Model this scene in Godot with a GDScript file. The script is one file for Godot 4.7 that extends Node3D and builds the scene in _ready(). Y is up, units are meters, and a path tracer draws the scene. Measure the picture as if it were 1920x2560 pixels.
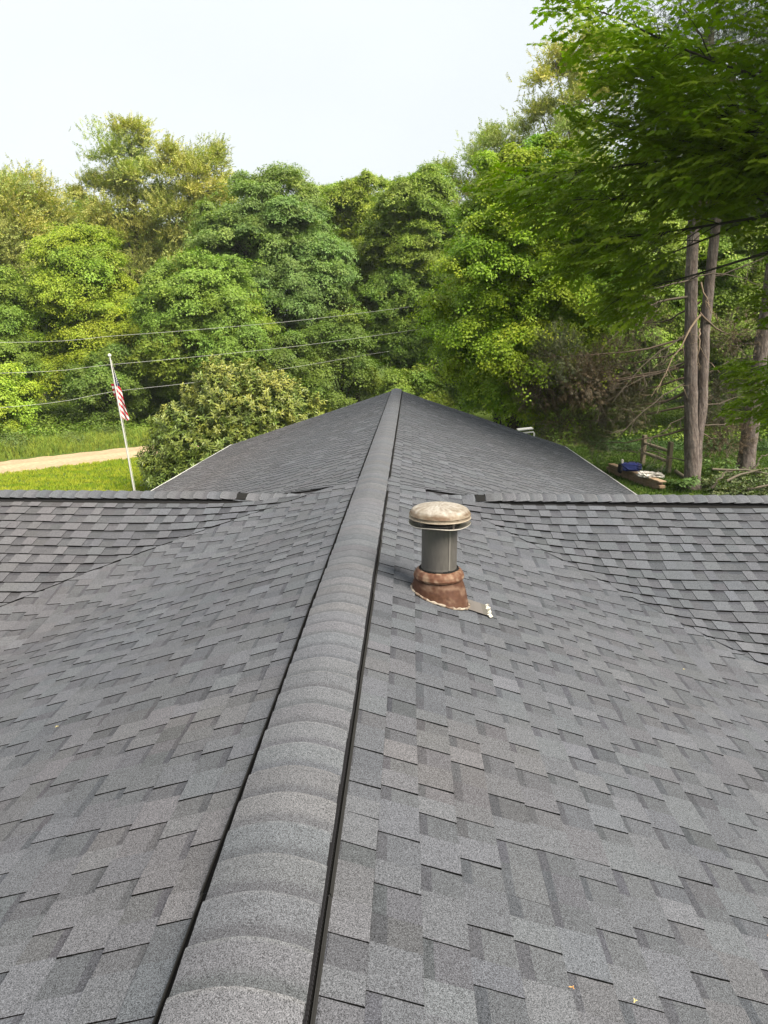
extends Node3D

# ---------------------------------------------------------------- helpers
var rng := RandomNumberGenerator.new()
var used := {}

class MB:
	var v := PackedVector3Array()
	var n := PackedVector3Array()
	var c := PackedColorArray()
	var t := PackedVector2Array()

	func tri(a: Vector3, b: Vector3, d: Vector3, col: Color, hint: Vector3, cb = null, cd = null, us := 1.0) -> void:
		var g := (d - a).cross(b - a)
		if g.length_squared() < 1e-16:
			return
		g = g.normalized()
		var c2: Color = col if cb == null else cb
		var c3: Color = col if cd == null else cd
		if g.dot(hint) < 0.0:
			var s := b
			b = d
			d = s
			g = -g
			var sc := c2
			c2 = c3
			c3 = sc
		v.append(a); v.append(b); v.append(d)
		n.append(g); n.append(g); n.append(g)
		c.append(col); c.append(c2); c.append(c3)
		t.append(Vector2(a.x, a.z) * us); t.append(Vector2(b.x, b.z) * us); t.append(Vector2(d.x, d.z) * us)

	func quad(a: Vector3, b: Vector3, d: Vector3, e: Vector3, col: Color, hint: Vector3) -> void:
		tri(a, b, d, col, hint)
		tri(a, d, e, col, hint)

	func stri(a: Vector3, b: Vector3, d: Vector3, na: Vector3, nb: Vector3, nd: Vector3, ca: Color, cb: Color, cd: Color) -> void:
		var g := (d - a).cross(b - a)
		if g.length_squared() < 1e-18:
			return
		if g.dot(na + nb + nd) < 0.0:
			var s := b
			b = d
			d = s
			s = nb
			nb = nd
			nd = s
			var q := cb
			cb = cd
			cd = q
		v.append(a); v.append(b); v.append(d)
		n.append(na); n.append(nb); n.append(nd)
		c.append(ca); c.append(cb); c.append(cd)
		t.append(Vector2(a.x, a.z)); t.append(Vector2(b.x, b.z)); t.append(Vector2(d.x, d.z))

	func box(o: Vector3, s: Vector3, col: Color, basis := Basis.IDENTITY, bev := 0.0) -> void:
		var h := s * 0.5
		if bev <= 0.0:
			for ax in 3:
				for sg in [-1.0, 1.0]:
					var nn := Vector3.ZERO
					nn[ax] = sg
					var u := (ax + 1) % 3
					var w := (ax + 2) % 3
					var p := []
					for k in [[-1, -1], [1, -1], [1, 1], [-1, 1]]:
						var q := Vector3.ZERO
						q[ax] = sg * h[ax]
						q[u] = k[0] * h[u]
						q[w] = k[1] * h[w]
						p.append(o + basis * q)
					quad(p[0], p[1], p[2], p[3], col, basis * nn)
			return
		# bevelled: each face inset, chamfers between
		var pt := func(ax: int, sx: float, sy: float, sz: float) -> Vector3:
			var q := Vector3(sx * h.x, sy * h.y, sz * h.z)
			for k in 3:
				if k != ax:
					q[k] -= signf(q[k]) * bev
			return o + basis * q
		for ax in 3:
			var u := (ax + 1) % 3
			var w := (ax + 2) % 3
			for sg in [-1.0, 1.0]:
				var p := []
				for k in [[-1, -1], [1, -1], [1, 1], [-1, 1]]:
					var s3 := Vector3.ZERO
					s3[ax] = sg
					s3[u] = k[0]
					s3[w] = k[1]
					p.append(pt.call(ax, s3.x, s3.y, s3.z))
				var nn := Vector3.ZERO
				nn[ax] = sg
				quad(p[0], p[1], p[2], p[3], col, basis * nn)
			for su in [-1.0, 1.0]:
				for sw in [-1.0, 1.0]:
					# edge running along ax, between faces u and w
					var a3 := Vector3.ZERO
					a3[u] = su
					a3[w] = sw
					var q := []
					for e in [-1.0, 1.0]:
						a3[ax] = e
						q.append(pt.call(u, a3.x, a3.y, a3.z))
						q.append(pt.call(w, a3.x, a3.y, a3.z))
					a3[ax] = 0.0
					quad(q[0], q[1], q[3], q[2], col, basis * a3)

	func tube(path: Array, rad: Array, sides: int, ca: Color, cb: Color, bump := 0.0, seed_ := 0.0) -> void:
		var rings := []
		var m := path.size()
		var ref := Vector3(0.31, 0.2, 0.93)
		for i in m:
			var d: Vector3 = (path[mini(i + 1, m - 1)] - path[maxi(i - 1, 0)])
			d = d.normalized()
			var s := d.cross(ref)
			if s.length() < 0.05:
				s = d.cross(Vector3.RIGHT)
			s = s.normalized()
			var w := s.cross(d).normalized()
			var ring := []
			for k in sides + 1:
				var a := TAU * float(k % sides) / sides
				var dir := s * cos(a) + w * sin(a)
				var r: float = rad[i]
				if bump > 0.0:
					r *= 1.0 + bump * (sin(a * 5.0 + seed_ + i * 0.7) * 0.5 + sin(a * 9.0 + seed_ * 2.0 - i * 1.3) * 0.5)
				ring.append([path[i] + dir * r, dir])
			rings.append(ring)
		for i in m - 1:
			var f0 := float(i) / (m - 1)
			var f1 := float(i + 1) / (m - 1)
			var c0 := ca.lerp(cb, f0)
			var c1 := ca.lerp(cb, f1)
			for k in sides:
				var a = rings[i][k]
				var b = rings[i][k + 1]
				var d = rings[i + 1][k + 1]
				var e = rings[i + 1][k]
				stri(a[0], b[0], d[0], a[1], b[1], d[1], c0, c0, c1)
				stri(a[0], d[0], e[0], a[1], d[1], e[1], c0, c1, c1)

	func lathe(o: Vector3, prof: Array, segs: int, col, smooth := true) -> void:
		# prof: Vector2(r, y); col: Color or Callable(angle, index) -> Color
		for i in prof.size() - 1:
			var p0: Vector2 = prof[i]
			var p1: Vector2 = prof[i + 1]
			var tang := (p1 - p0)
			if tang.length() < 1e-6:
				continue
			var nr := Vector2(tang.y, -tang.x).normalized()
			for k in segs:
				var a0 := TAU * k / segs
				var a1 := TAU * (k + 1) / segs
				var d0 := Vector3(cos(a0), 0, sin(a0))
				var d1 := Vector3(cos(a1), 0, sin(a1))
				var A := o + d0 * p0.x + Vector3.UP * p0.y
				var B := o + d1 * p0.x + Vector3.UP * p0.y
				var C := o + d1 * p1.x + Vector3.UP * p1.y
				var D := o + d0 * p1.x + Vector3.UP * p1.y
				var n0 := d0 * nr.x + Vector3.UP * nr.y
				var n1 := d1 * nr.x + Vector3.UP * nr.y
				var ca: Color
				var cb: Color
				var cc: Color
				var cd: Color
				if col is Callable:
					ca = col.call(k % segs, i); cb = col.call((k + 1) % segs, i); cc = col.call((k + 1) % segs, i + 1); cd = col.call(k % segs, i + 1)
				else:
					ca = col; cb = col; cc = col; cd = col
				stri(A, B, C, n0, n1, n1, ca, cb, cc)
				stri(A, C, D, n0, n1, n0, ca, cc, cd)

	func mesh() -> ArrayMesh:
		var arr := []
		arr.resize(Mesh.ARRAY_MAX)
		arr[Mesh.ARRAY_VERTEX] = v
		arr[Mesh.ARRAY_NORMAL] = n
		arr[Mesh.ARRAY_COLOR] = c
		arr[Mesh.ARRAY_TEX_UV] = t
		var m := ArrayMesh.new()
		m.add_surface_from_arrays(Mesh.PRIMITIVE_TRIANGLES, arr)
		return m

func numbered(called: String) -> String:
	var k: int = used.get(called, -1) + 1
	used[called] = k
	return called if k == 0 else "%s_%03d" % [called, k]

func tag(o: Node, label: String, category: String, group := "") -> Node:
	o.set_meta("label", label)
	o.set_meta("category", category)
	if group != "":
		o.set_meta("group", group)
	return o

func thing(called: String, label: String, category: String, at := Vector3.ZERO, group := "") -> Node3D:
	var o := Node3D.new()
	o.name = numbered(called)
	add_child(o, true)
	o.position = at
	tag(o, label, category, group)
	return o

func put(called: String, m: Mesh, mat: Material, parent: Node3D = null) -> MeshInstance3D:
	var o := MeshInstance3D.new()
	o.mesh = m
	o.material_override = mat
	if parent == null:
		o.name = numbered(called)
		add_child(o, true)
	else:
		o.name = called
		parent.add_child(o, true)
	return o

func struct(called: String, m: Mesh, mat: Material) -> MeshInstance3D:
	var o := put(called, m, mat)
	o.set_meta("kind", "structure")
	return o

class Scatter:
	var b := PackedFloat32Array()
	var k := 0
	func add(x: Basis, o: Vector3, col: Color) -> void:
		b.append_array(PackedFloat32Array([x.x.x, x.y.x, x.z.x, o.x, x.x.y, x.y.y, x.z.y, o.y, x.x.z, x.y.z, x.z.z, o.z, col.r, col.g, col.b, 1.0]))
		k += 1

func scatter(called: String, s: Scatter, m: Mesh, mat: Material, parent: Node3D = null) -> MultiMeshInstance3D:
	var mm := MultiMesh.new()
	mm.transform_format = MultiMesh.TRANSFORM_3D
	mm.use_colors = true
	mm.mesh = m
	mm.instance_count = s.k
	mm.buffer = s.b
	var o := MultiMeshInstance3D.new()
	o.multimesh = mm
	o.material_override = mat
	if parent == null:
		o.name = numbered(called)
		add_child(o, true)
	else:
		o.name = called
		parent.add_child(o, true)
		o.set_meta("kind", "stuff")
	return o

func rf(a: float, b: float) -> float:
	return rng.randf_range(a, b)

func rdir() -> Vector3:
	var z := rf(-1, 1)
	var a := rf(0, TAU)
	var r := sqrt(1.0 - z * z)
	return Vector3(r * cos(a), z, r * sin(a))

func vary(c: Color, amt: float, warm := 0.0) -> Color:
	var f := 1.0 + rf(-amt, amt)
	var w := rf(-warm, warm)
	return Color(c.r * f * (1.0 + w), c.g * f, c.b * f * (1.0 - w))

func basis_up(up: Vector3, spin: float, s: float) -> Basis:
	var ref := Vector3.RIGHT if absf(up.x) < 0.9 else Vector3.FORWARD
	var x := ref.cross(up).normalized()
	var z := x.cross(up).normalized()
	var c := cos(spin)
	var n := sin(spin)
	return Basis((x * c + z * n) * s, up * s, (z * c - x * n) * s)

func basis_dir(dir: Vector3, up: Vector3, s: float) -> Basis:
	# local +X along dir, +Y about up
	var x := dir.normalized()
	var z := x.cross(up)
	if z.length() < 0.01:
		z = x.cross(Vector3.FORWARD)
	z = z.normalized()
	var y := z.cross(x).normalized()
	return Basis(x * s, y * s, z * s)

func vmat(rough: float, tex: Texture2D = null, metal := 0.0, spec := 0.5) -> StandardMaterial3D:
	var m := StandardMaterial3D.new()
	m.vertex_color_use_as_albedo = true
	m.roughness = rough
	m.metallic = metal
	m.metallic_specular = spec
	m.cull_mode = BaseMaterial3D.CULL_DISABLED
	if tex:
		m.albedo_texture = tex
	return m

func leaf_mat(through: Color, rough := 0.5, spec := 0.35) -> StandardMaterial3D:
	var m := vmat(rough, null, 0.0, spec)
	m.backlight_enabled = true
	m.backlight = through
	return m

# ---------------------------------------------------------------- textures
func granules(side: int, bright: float, seed_: int) -> ImageTexture:
	var r := RandomNumberGenerator.new()
	r.seed = seed_
	var half := side / 2
	var coarse := PackedFloat32Array()
	coarse.resize(half * half)
	for i in half * half:
		coarse[i] = r.randf()
	var d := PackedByteArray()
	d.resize(side * side * 3)
	for y in side:
		for x in side:
			var cv: float = coarse[(y >> 1) * half + (x >> 1)]
			var f := r.randf()
			var g := 0.24 + 0.36 * cv + 0.22 * f
			if cv > 0.88:
				g += bright * (0.3 + 0.7 * f)
			elif cv < 0.20:
				g *= 0.5
			var i := (y * side + x) * 3
			var b := clampi(int(255.0 * pow(clampf(g, 0, 1), 1.0 / 2.2)), 0, 255)
			d[i] = b; d[i + 1] = b; d[i + 2] = b
	return ImageTexture.create_from_image(Image.create_from_data(side, side, false, Image.FORMAT_RGB8, d))

func noise_tex(side: int, freq: float, octaves: int, lo: float, hi: float, seed_: int, tint_lo := Color.WHITE, tint_hi := Color.WHITE) -> ImageTexture:
	var fn := FastNoiseLite.new()
	fn.seed = seed_
	fn.frequency = freq
	fn.fractal_octaves = octaves
	var im := fn.get_seamless_image(side, side)
	im.convert(Image.FORMAT_L8)
	var src := im.get_data()
	var d := PackedByteArray()
	d.resize(side * side * 3)
	for i in side * side:
		var f := src[i] / 255.0
		var c := tint_lo.lerp(tint_hi, f)
		var g := lerpf(lo, hi, f)
		d[i * 3] = clampi(int(255 * pow(clampf(g * c.r, 0, 1), 0.4545)), 0, 255)
		d[i * 3 + 1] = clampi(int(255 * pow(clampf(g * c.g, 0, 1), 0.4545)), 0, 255)
		d[i * 3 + 2] = clampi(int(255 * pow(clampf(g * c.b, 0, 1), 0.4545)), 0, 255)
	return ImageTexture.create_from_image(Image.create_from_data(side, side, false, Image.FORMAT_RGB8, d))

# ---------------------------------------------------------------- roof surface
const PITCH := 1.0 / 3.0
const RIDGE_Y := 4.45
const CROSS_Y := 4.27
const CROSS_Z := -7.5
const CROSS_P := 0.34
const EAVE := 5.28
const FAR_Z := -22.4
const NEAR_Z := 2.0
const WING := 8.6
const EXPO := 0.1357
const CAM := Vector3(0.38, 5.9, 0.0)

func main_y(x: float) -> float:
	return RIDGE_Y - PITCH * absf(x)

func cross_y(z: float) -> float:
	return CROSS_Y - CROSS_P * absf(z - CROSS_Z)

func roof_y(x: float, z: float) -> float:
	var a := main_y(x)
	var b := cross_y(z)
	if absf(x) > EAVE + 0.02:
		return b
	var k := 0.34
	var d := absf(a - b)
	var w := 0.0
	if d < k:
		w = (k - d) * (k - d) / (4.0 * k)
	var sway := 0.006 * sin(x * 2.1 + z * 1.3) + 0.004 * sin(z * 3.7 - x * 1.9)
	return maxf(a, b) + w + sway * clampf(absf(x) - 0.3, 0.0, 1.0)

func cut_z(x: float, far: bool) -> float:
	# the line in plan where the main slope's shingles end on the wing's slope
	var u := absf(x)
	if far:
		return CROSS_Z - (u - 0.54) * PITCH / CROSS_P
	if x < 0.0:
		return CROSS_Z + (u - 0.56) * 0.68 + 0.05 * sin(u * 2.3)
	return CROSS_Z + (u - 0.54) * PITCH / CROSS_P - 0.03

func clip(poly: Array, far: bool, keep_main: bool, eps := 0.004) -> Array:
	# poly of [Vector2(x, z), offset, Color]; keeps the side of the cut line that belongs to main or wing
	var out := []
	var m := poly.size()
	var sg := 1.0 if (keep_main != far) else -1.0
	for i in m:
		var a = poly[i]
		var b = poly[(i + 1) % m]
		var tight := eps if a[0].x < 0.0 else -0.012
		var da: float = sg * (a[0].y - cut_z(a[0].x, far)) - tight
		var db: float = sg * (b[0].y - cut_z(b[0].x, far)) - tight
		if da >= 0.0:
			out.append(a)
		if (da >= 0.0) != (db >= 0.0):
			var f := da / (da - db)
			out.append([a[0].lerp(b[0], f), lerpf(a[1], b[1], f), a[2].lerp(b[2], f), true])
	return out

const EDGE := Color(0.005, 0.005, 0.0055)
const UVS := 1.05

func slab(mb: MB, poly: Array, thick: float) -> void:
	var m := poly.size()
	if m < 3:
		return
	var tops := []
	var cen := Vector3.ZERO
	for p in poly:
		var q: Vector2 = p[0]
		var w := Vector3(q.x, roof_y(q.x, q.y) + p[1], q.y)
		tops.append(w)
		cen += w
	cen /= m
	for i in range(1, m - 1):
		mb.tri(tops[0], tops[i], tops[i + 1], poly[0][2], Vector3.UP, poly[i][2], poly[i + 1][2], UVS)
	for i in m:
		var a: Vector3 = tops[i]
		var b: Vector3 = tops[(i + 1) % m]
		if a.x > 0.0 and poly[i].size() > 3 and poly[(i + 1) % m].size() > 3:
			continue
		var dn := Vector3(0, -thick, 0)
		var hint := (a + b) * 0.5 - cen
		hint.y = 0
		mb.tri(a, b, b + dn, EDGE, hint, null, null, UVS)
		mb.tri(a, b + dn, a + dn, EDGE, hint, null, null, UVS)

var tabs := []      # [MB, centre, seen size]

func seen_size(c: Vector3, area: float, nrm: Vector3) -> float:
	var q := cam_inv * (c - CAM)
	if q.z > -0.2:
		return 0.0
	var sx := absf(q.x / -q.z) / 0.541
	var sy := absf(q.y / -q.z) / 0.7215
	if sx > 1.02 or sy > 1.02:
		return 0.0
	var d := (c - CAM)
	return area * absf(nrm.dot(d.normalized())) / d.length_squared()

var cam_inv: Basis
var tone := FastNoiseLite.new()

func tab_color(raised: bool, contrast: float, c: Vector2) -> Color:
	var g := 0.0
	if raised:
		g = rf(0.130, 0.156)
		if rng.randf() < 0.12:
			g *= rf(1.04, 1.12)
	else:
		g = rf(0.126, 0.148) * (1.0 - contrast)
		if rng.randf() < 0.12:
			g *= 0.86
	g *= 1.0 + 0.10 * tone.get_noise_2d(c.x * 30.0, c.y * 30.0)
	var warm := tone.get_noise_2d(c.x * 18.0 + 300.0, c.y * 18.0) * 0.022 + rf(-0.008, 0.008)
	# warm sunlight painted into the colour: patches on near slopes, and left wing
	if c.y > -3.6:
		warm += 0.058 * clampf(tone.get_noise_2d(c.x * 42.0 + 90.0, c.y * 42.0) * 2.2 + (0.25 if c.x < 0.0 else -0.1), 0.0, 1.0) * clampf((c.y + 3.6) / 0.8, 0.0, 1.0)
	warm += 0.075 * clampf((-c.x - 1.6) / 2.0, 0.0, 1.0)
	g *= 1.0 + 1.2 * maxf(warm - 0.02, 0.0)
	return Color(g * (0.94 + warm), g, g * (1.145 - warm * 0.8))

func lay(poly: Array, far: bool, mode: int, thick: float, mb: MB) -> bool:
	# mode 0 no clipping, 1 keep the main side, 2 keep the wing side
	var p := poly
	if mode > 0:
		p = clip(poly, far, mode == 1)
	if p.size() < 3:
		return false
	slab(mb, p, thick + (0.008 if mode == 2 else 0.0))
	return true

func add_tab(course: Callable, a0: float, a1: float, raised: bool, contrast: float, far: bool, mode: int) -> void:
	# course(along, frac) gives the plan point: frac 0 at the top of the exposure, 1 at the butt
	var mb := MB.new()
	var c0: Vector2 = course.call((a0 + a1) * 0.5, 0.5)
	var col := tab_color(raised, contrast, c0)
	var hi := 0.0110 if raised else 0.0064
	if mode == 2:
		hi += 0.0055
	hi += rf(-0.0007, 0.0010)
	var j0 := rf(-0.004, 0.004)
	var lift0 := rf(0.0, 0.0022) if rng.randf() < 0.3 else 0.0
	var ok := false
	if raised:
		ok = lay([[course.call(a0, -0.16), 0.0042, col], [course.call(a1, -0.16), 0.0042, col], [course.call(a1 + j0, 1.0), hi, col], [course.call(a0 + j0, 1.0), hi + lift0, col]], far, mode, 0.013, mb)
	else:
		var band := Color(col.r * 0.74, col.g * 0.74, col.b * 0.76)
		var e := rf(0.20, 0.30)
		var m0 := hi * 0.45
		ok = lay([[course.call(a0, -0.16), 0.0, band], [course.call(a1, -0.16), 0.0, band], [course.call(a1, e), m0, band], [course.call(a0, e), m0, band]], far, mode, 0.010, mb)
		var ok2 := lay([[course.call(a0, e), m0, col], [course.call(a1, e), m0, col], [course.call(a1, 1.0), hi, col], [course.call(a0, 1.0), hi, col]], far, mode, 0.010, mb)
		ok = ok or ok2
	if ok:
		var c3 := Vector3(c0.x, roof_y(c0.x, c0.y), c0.y)
		var nrm := Vector3(roof_y(c0.x - 0.05, c0.y) - roof_y(c0.x + 0.05, c0.y), 0.1, roof_y(c0.x, c0.y - 0.05) - roof_y(c0.x, c0.y + 0.05)).normalized()
		tabs.append([mb, c3, seen_size(c3, (a1 - a0) * EXPO, nrm)])

func course_tabs(course: Callable, s0: float, s1: float, contrast: float, far_of: Callable, mode_of: Callable) -> void:
	var a := s0 + rf(0.0, 0.2)
	var raised := rng.randf() < 0.5
	var first := s0
	while first < s1:
		var w := rf(0.085, 0.175) if raised else rf(0.072, 0.145)
		var b := minf(a + w, s1)
		var mid: Vector2 = course.call((first + b) * 0.5, 0.5)
		var mode: int = mode_of.call(mid)
		if mode >= 0:
			add_tab(course, first, b, raised, contrast, far_of.call(mid), mode)
		first = b
		a = b
		if rng.randf() < 0.86:
			raised = not raised

# ---------------------------------------------------------------- ready
func _ready() -> void:
	rng.seed = 20240611
	tone.seed = 5
	tone.frequency = 0.02
	var cam := Camera3D.new()
	cam.name = "camera"
	cam.fov = 71.62
	cam.near = 0.1
	cam.far = 600.0
	cam.position = CAM
	cam.rotation = Vector3(deg_to_rad(-13.5), deg_to_rad(2.0), 0)
	add_child(cam)
	cam.current = true
	cam_inv = cam.transform.basis.inverse()

	var sun_az := deg_to_rad(128.0)
	var sun_el := deg_to_rad(50.0)
	var to_sun := Vector3(cos(sun_el) * sin(sun_az), sin(sun_el), -cos(sun_el) * cos(sun_az))
	var env := Environment.new()
	env.background_mode = Environment.BG_SKY
	var sky := Sky.new()
	var pan := PanoramaSkyMaterial.new()
	pan.panorama = sky_image(to_sun)
	sky.sky_material = pan
	env.sky = sky
	env.background_energy_multiplier = 1.0
	env.tonemap_mode = Environment.TONE_MAPPER_LINEAR
	env.tonemap_exposure = 2.6
	env.fog_enabled = true
	env.fog_density = 0.0002
	env.fog_light_color = Color(0.92, 0.95, 0.97)
	env.sdfgi_enabled = true
	env.ssao_enabled = true
	env.ssil_enabled = true
	var we := WorldEnvironment.new()
	we.name = "world_environment"
	we.environment = env
	add_child(we)
	var sun := DirectionalLight3D.new()
	sun.name = "sun"
	sun.light_color = Color(1.0, 0.96, 0.89)
	sun.light_energy = 1.55
	sun.light_angular_distance = 38.0
	sun.shadow_enabled = true
	add_child(sun)
	sun.look_at_from_position(to_sun * 50.0, Vector3.ZERO)

	materials()
	terrain()
	house()
	flue()
	woods()
	foreground()
	yard_left()
	yard_right()
	roof_litter()

func sky_image(to_sun: Vector3) -> ImageTexture:
	var w := 512
	var h := 256
	var im := Image.create(w, h, false, Image.FORMAT_RGBF)
	var fn := FastNoiseLite.new()
	fn.seed = 3
	fn.frequency = 1.1
	fn.fractal_octaves = 4
	for y in h:
		var el := PI * (0.5 - (y + 0.5) / h)
		for x in w:
			var az := TAU * ((x + 0.5) / w - 0.5)
			var d := Vector3(cos(el) * sin(az), sin(el), -cos(el) * cos(az))
			var e := clampf(d.y, 0.0, 1.0)
			var base := Color(0.312, 0.336, 0.347).lerp(Color(0.288, 0.316, 0.336), pow(e, 0.7))
			var cs := clampf(d.dot(to_sun), -1, 1)
			var ang := acos(cs)
			var g := 0.14 * exp(-ang / 0.9) + 2.2 * exp(-ang * ang / 0.05)
			var cl := fn.get_noise_3d(d.x * 1.5, d.y * 3.0, d.z * 1.5) * 0.02
			var k := Color(base.r + g * 1.0 + cl, base.g + g * 0.93 + cl, base.b + g * 0.86 + cl)
			im.set_pixel(x, y, k)
	return ImageTexture.create_from_image(im)

var M := {}

func materials() -> void:
	M.shingle = vmat(0.95, granules(1024, 0.42, 11), 0.0, 0.25)
	M.cap = M.shingle
	M.black = vmat(0.85, null, 0.0, 0.15)
	M.paint = vmat(0.5)
	M.dull = vmat(0.9, null, 0.0, 0.2)
	M.ground = vmat(1.0, noise_tex(512, 0.02, 5, 0.55, 1.0, 7, Color(1.0, 0.95, 0.8), Color(0.9, 1.0, 1.0)), 0.0, 0.1)
	M.ground.uv1_triplanar = true
	M.ground.uv1_world_triplanar = true
	M.ground.uv1_scale = Vector3(0.3, 0.3, 0.3)
	M.dirt = vmat(1.0, noise_tex(512, 0.03, 6, 0.62, 1.0, 9), 0.0, 0.1)
	M.dirt.uv1_triplanar = true
	M.dirt.uv1_world_triplanar = true
	M.dirt.uv1_scale = Vector3(0.25, 0.25, 0.25)
	M.wall = vmat(0.8, noise_tex(256, 0.05, 4, 0.8, 1.0, 12))
	M.wall.uv1_triplanar = true
	M.wall.uv1_scale = Vector3(1.5, 1.5, 1.5)
	var bark_n := noise_tex(512, 0.022, 5, 0.35, 1.0, 21, Color(0.9, 0.92, 1.0), Color(1.0, 0.98, 0.95))
	M.bark = vmat(0.95, bark_n, 0.0, 0.2)
	M.bark.uv1_triplanar = true
	M.bark.uv1_scale = Vector3(1.9, 0.55, 1.9)
	M.bark.heightmap_enabled = true
	M.bark.heightmap_texture = bark_n
	M.bark.heightmap_scale = 3.0
	M.twig = vmat(0.9, null, 0.0, 0.2)
	M.wood = vmat(0.9, noise_tex(256, 0.03, 5, 0.6, 1.0, 31), 0.0, 0.2)
	M.wood.uv1_triplanar = true
	M.wood.uv1_scale = Vector3(2.0, 2.0, 2.0)
	M.leaf = leaf_mat(Color(0.75, 0.85, 0.22))
	M.leaf_deep = leaf_mat(Color(0.72, 0.85, 0.10), 0.55, 0.25)
	M.leaf_waxy = leaf_mat(Color(0.30, 0.34, 0.10), 0.4, 0.4)
	M.needle = leaf_mat(Color(0.2, 0.22, 0.1), 0.6)
	M.grass = leaf_mat(Color(0.55, 0.7, 0.2), 0.7, 0.2)
	var rn := noise_tex(512, 0.018, 6, 0.45, 1.0, 41, Color(0.95, 0.75, 0.6), Color(1.0, 1.0, 1.0))
	M.rust = vmat(0.7, rn, 0.25, 0.4)
	M.rust.uv1_triplanar = true
	M.rust.uv1_scale = Vector3(3.0, 3.0, 3.0)
	M.rust.heightmap_enabled = true
	M.rust.heightmap_texture = rn
	M.rust.heightmap_scale = 0.15
	M.pipe = vmat(0.5, noise_tex(256, 0.03, 4, 0.72, 1.0, 43), 0.45, 0.5)
	M.pipe.uv1_triplanar = true
	M.pipe.uv1_scale = Vector3(5.0, 1.2, 5.0)
	M.dome = vmat(0.62, noise_tex(512, 0.02, 5, 0.55, 1.0, 45, Color(0.95, 0.85, 0.74), Color(1.0, 1.0, 1.0)), 0.15, 0.4)
	M.dome.uv1_triplanar = true
	M.dome.uv1_scale = Vector3(4.0, 4.0, 4.0)
	M.cloth = leaf_mat(Color(0.3, 0.3, 0.3), 0.85, 0.2)
	make_leaf_meshes()

# ---------------------------------------------------------------- ground
func flat(pts: Array, y: float, col: Color) -> MB:
	var mb := MB.new()
	var poly := PackedVector2Array(pts)
	var ix := Geometry2D.triangulate_polygon(poly)
	for i in range(0, ix.size(), 3):
		var p := []
		for k in 3:
			var q: Vector2 = poly[ix[i + k]]
			p.append(Vector3(q.x, y, q.y))
		mb.tri(p[0], p[1], p[2], col, Vector3.UP)
	return mb

const ROAD_D := Vector2(0.687, -0.727)
const ROAD_N := Vector2(-0.727, -0.687)
const ROAD_O := Vector2(-15.65, -34.0)

func road_pt(s: float, w: float) -> Vector2:
	return ROAD_O + ROAD_D * s + ROAD_N * w

func terrain() -> void:
	var mb := flat([Vector2(-300, -300), Vector2(300, -300), Vector2(300, 300), Vector2(-300, 300)], -0.004, Color(0.085, 0.12, 0.03))
	struct("ground", mb.mesh(), M.ground)
	# gravel road: a strip with a ragged edge, a crown and wheel ruts
	var rb := MB.new()
	var cols := [Color(0.340, 0.255, 0.162), Color(0.399, 0.302, 0.200), Color(0.365, 0.276, 0.183), Color(0.408, 0.310, 0.204), Color(0.357, 0.268, 0.174)]
	var s := -40.0
	var prev := []
	while s < 22.0:
		var row := []
		for k in 9:
			var w := 0.05 + 3.8 * k / 8.0
			if k == 0:
				w += rf(-0.18, 0.14)
			if k == 8:
				w += rf(-0.2, 0.25)
			var q := road_pt(s, w)
			row.append([Vector3(q.x, 0.012 + 0.05 * sin(PI * k / 8.0) - (0.02 if k == 2 or k == 6 else 0.0), q.y), vary(cols[(k * 2) % 5], 0.06)])
		if prev.size() > 0:
			for k in 8:
				rb.tri(prev[k][0], prev[k + 1][0], row[k + 1][0], prev[k][1], Vector3.UP, prev[k + 1][1], row[k + 1][1])
				rb.tri(prev[k][0], row[k + 1][0], row[k][0], prev[k][1], Vector3.UP, row[k + 1][1], row[k][1])
		prev = row
		s += 0.5
	struct("road", rb.mesh(), M.dirt)

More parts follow.
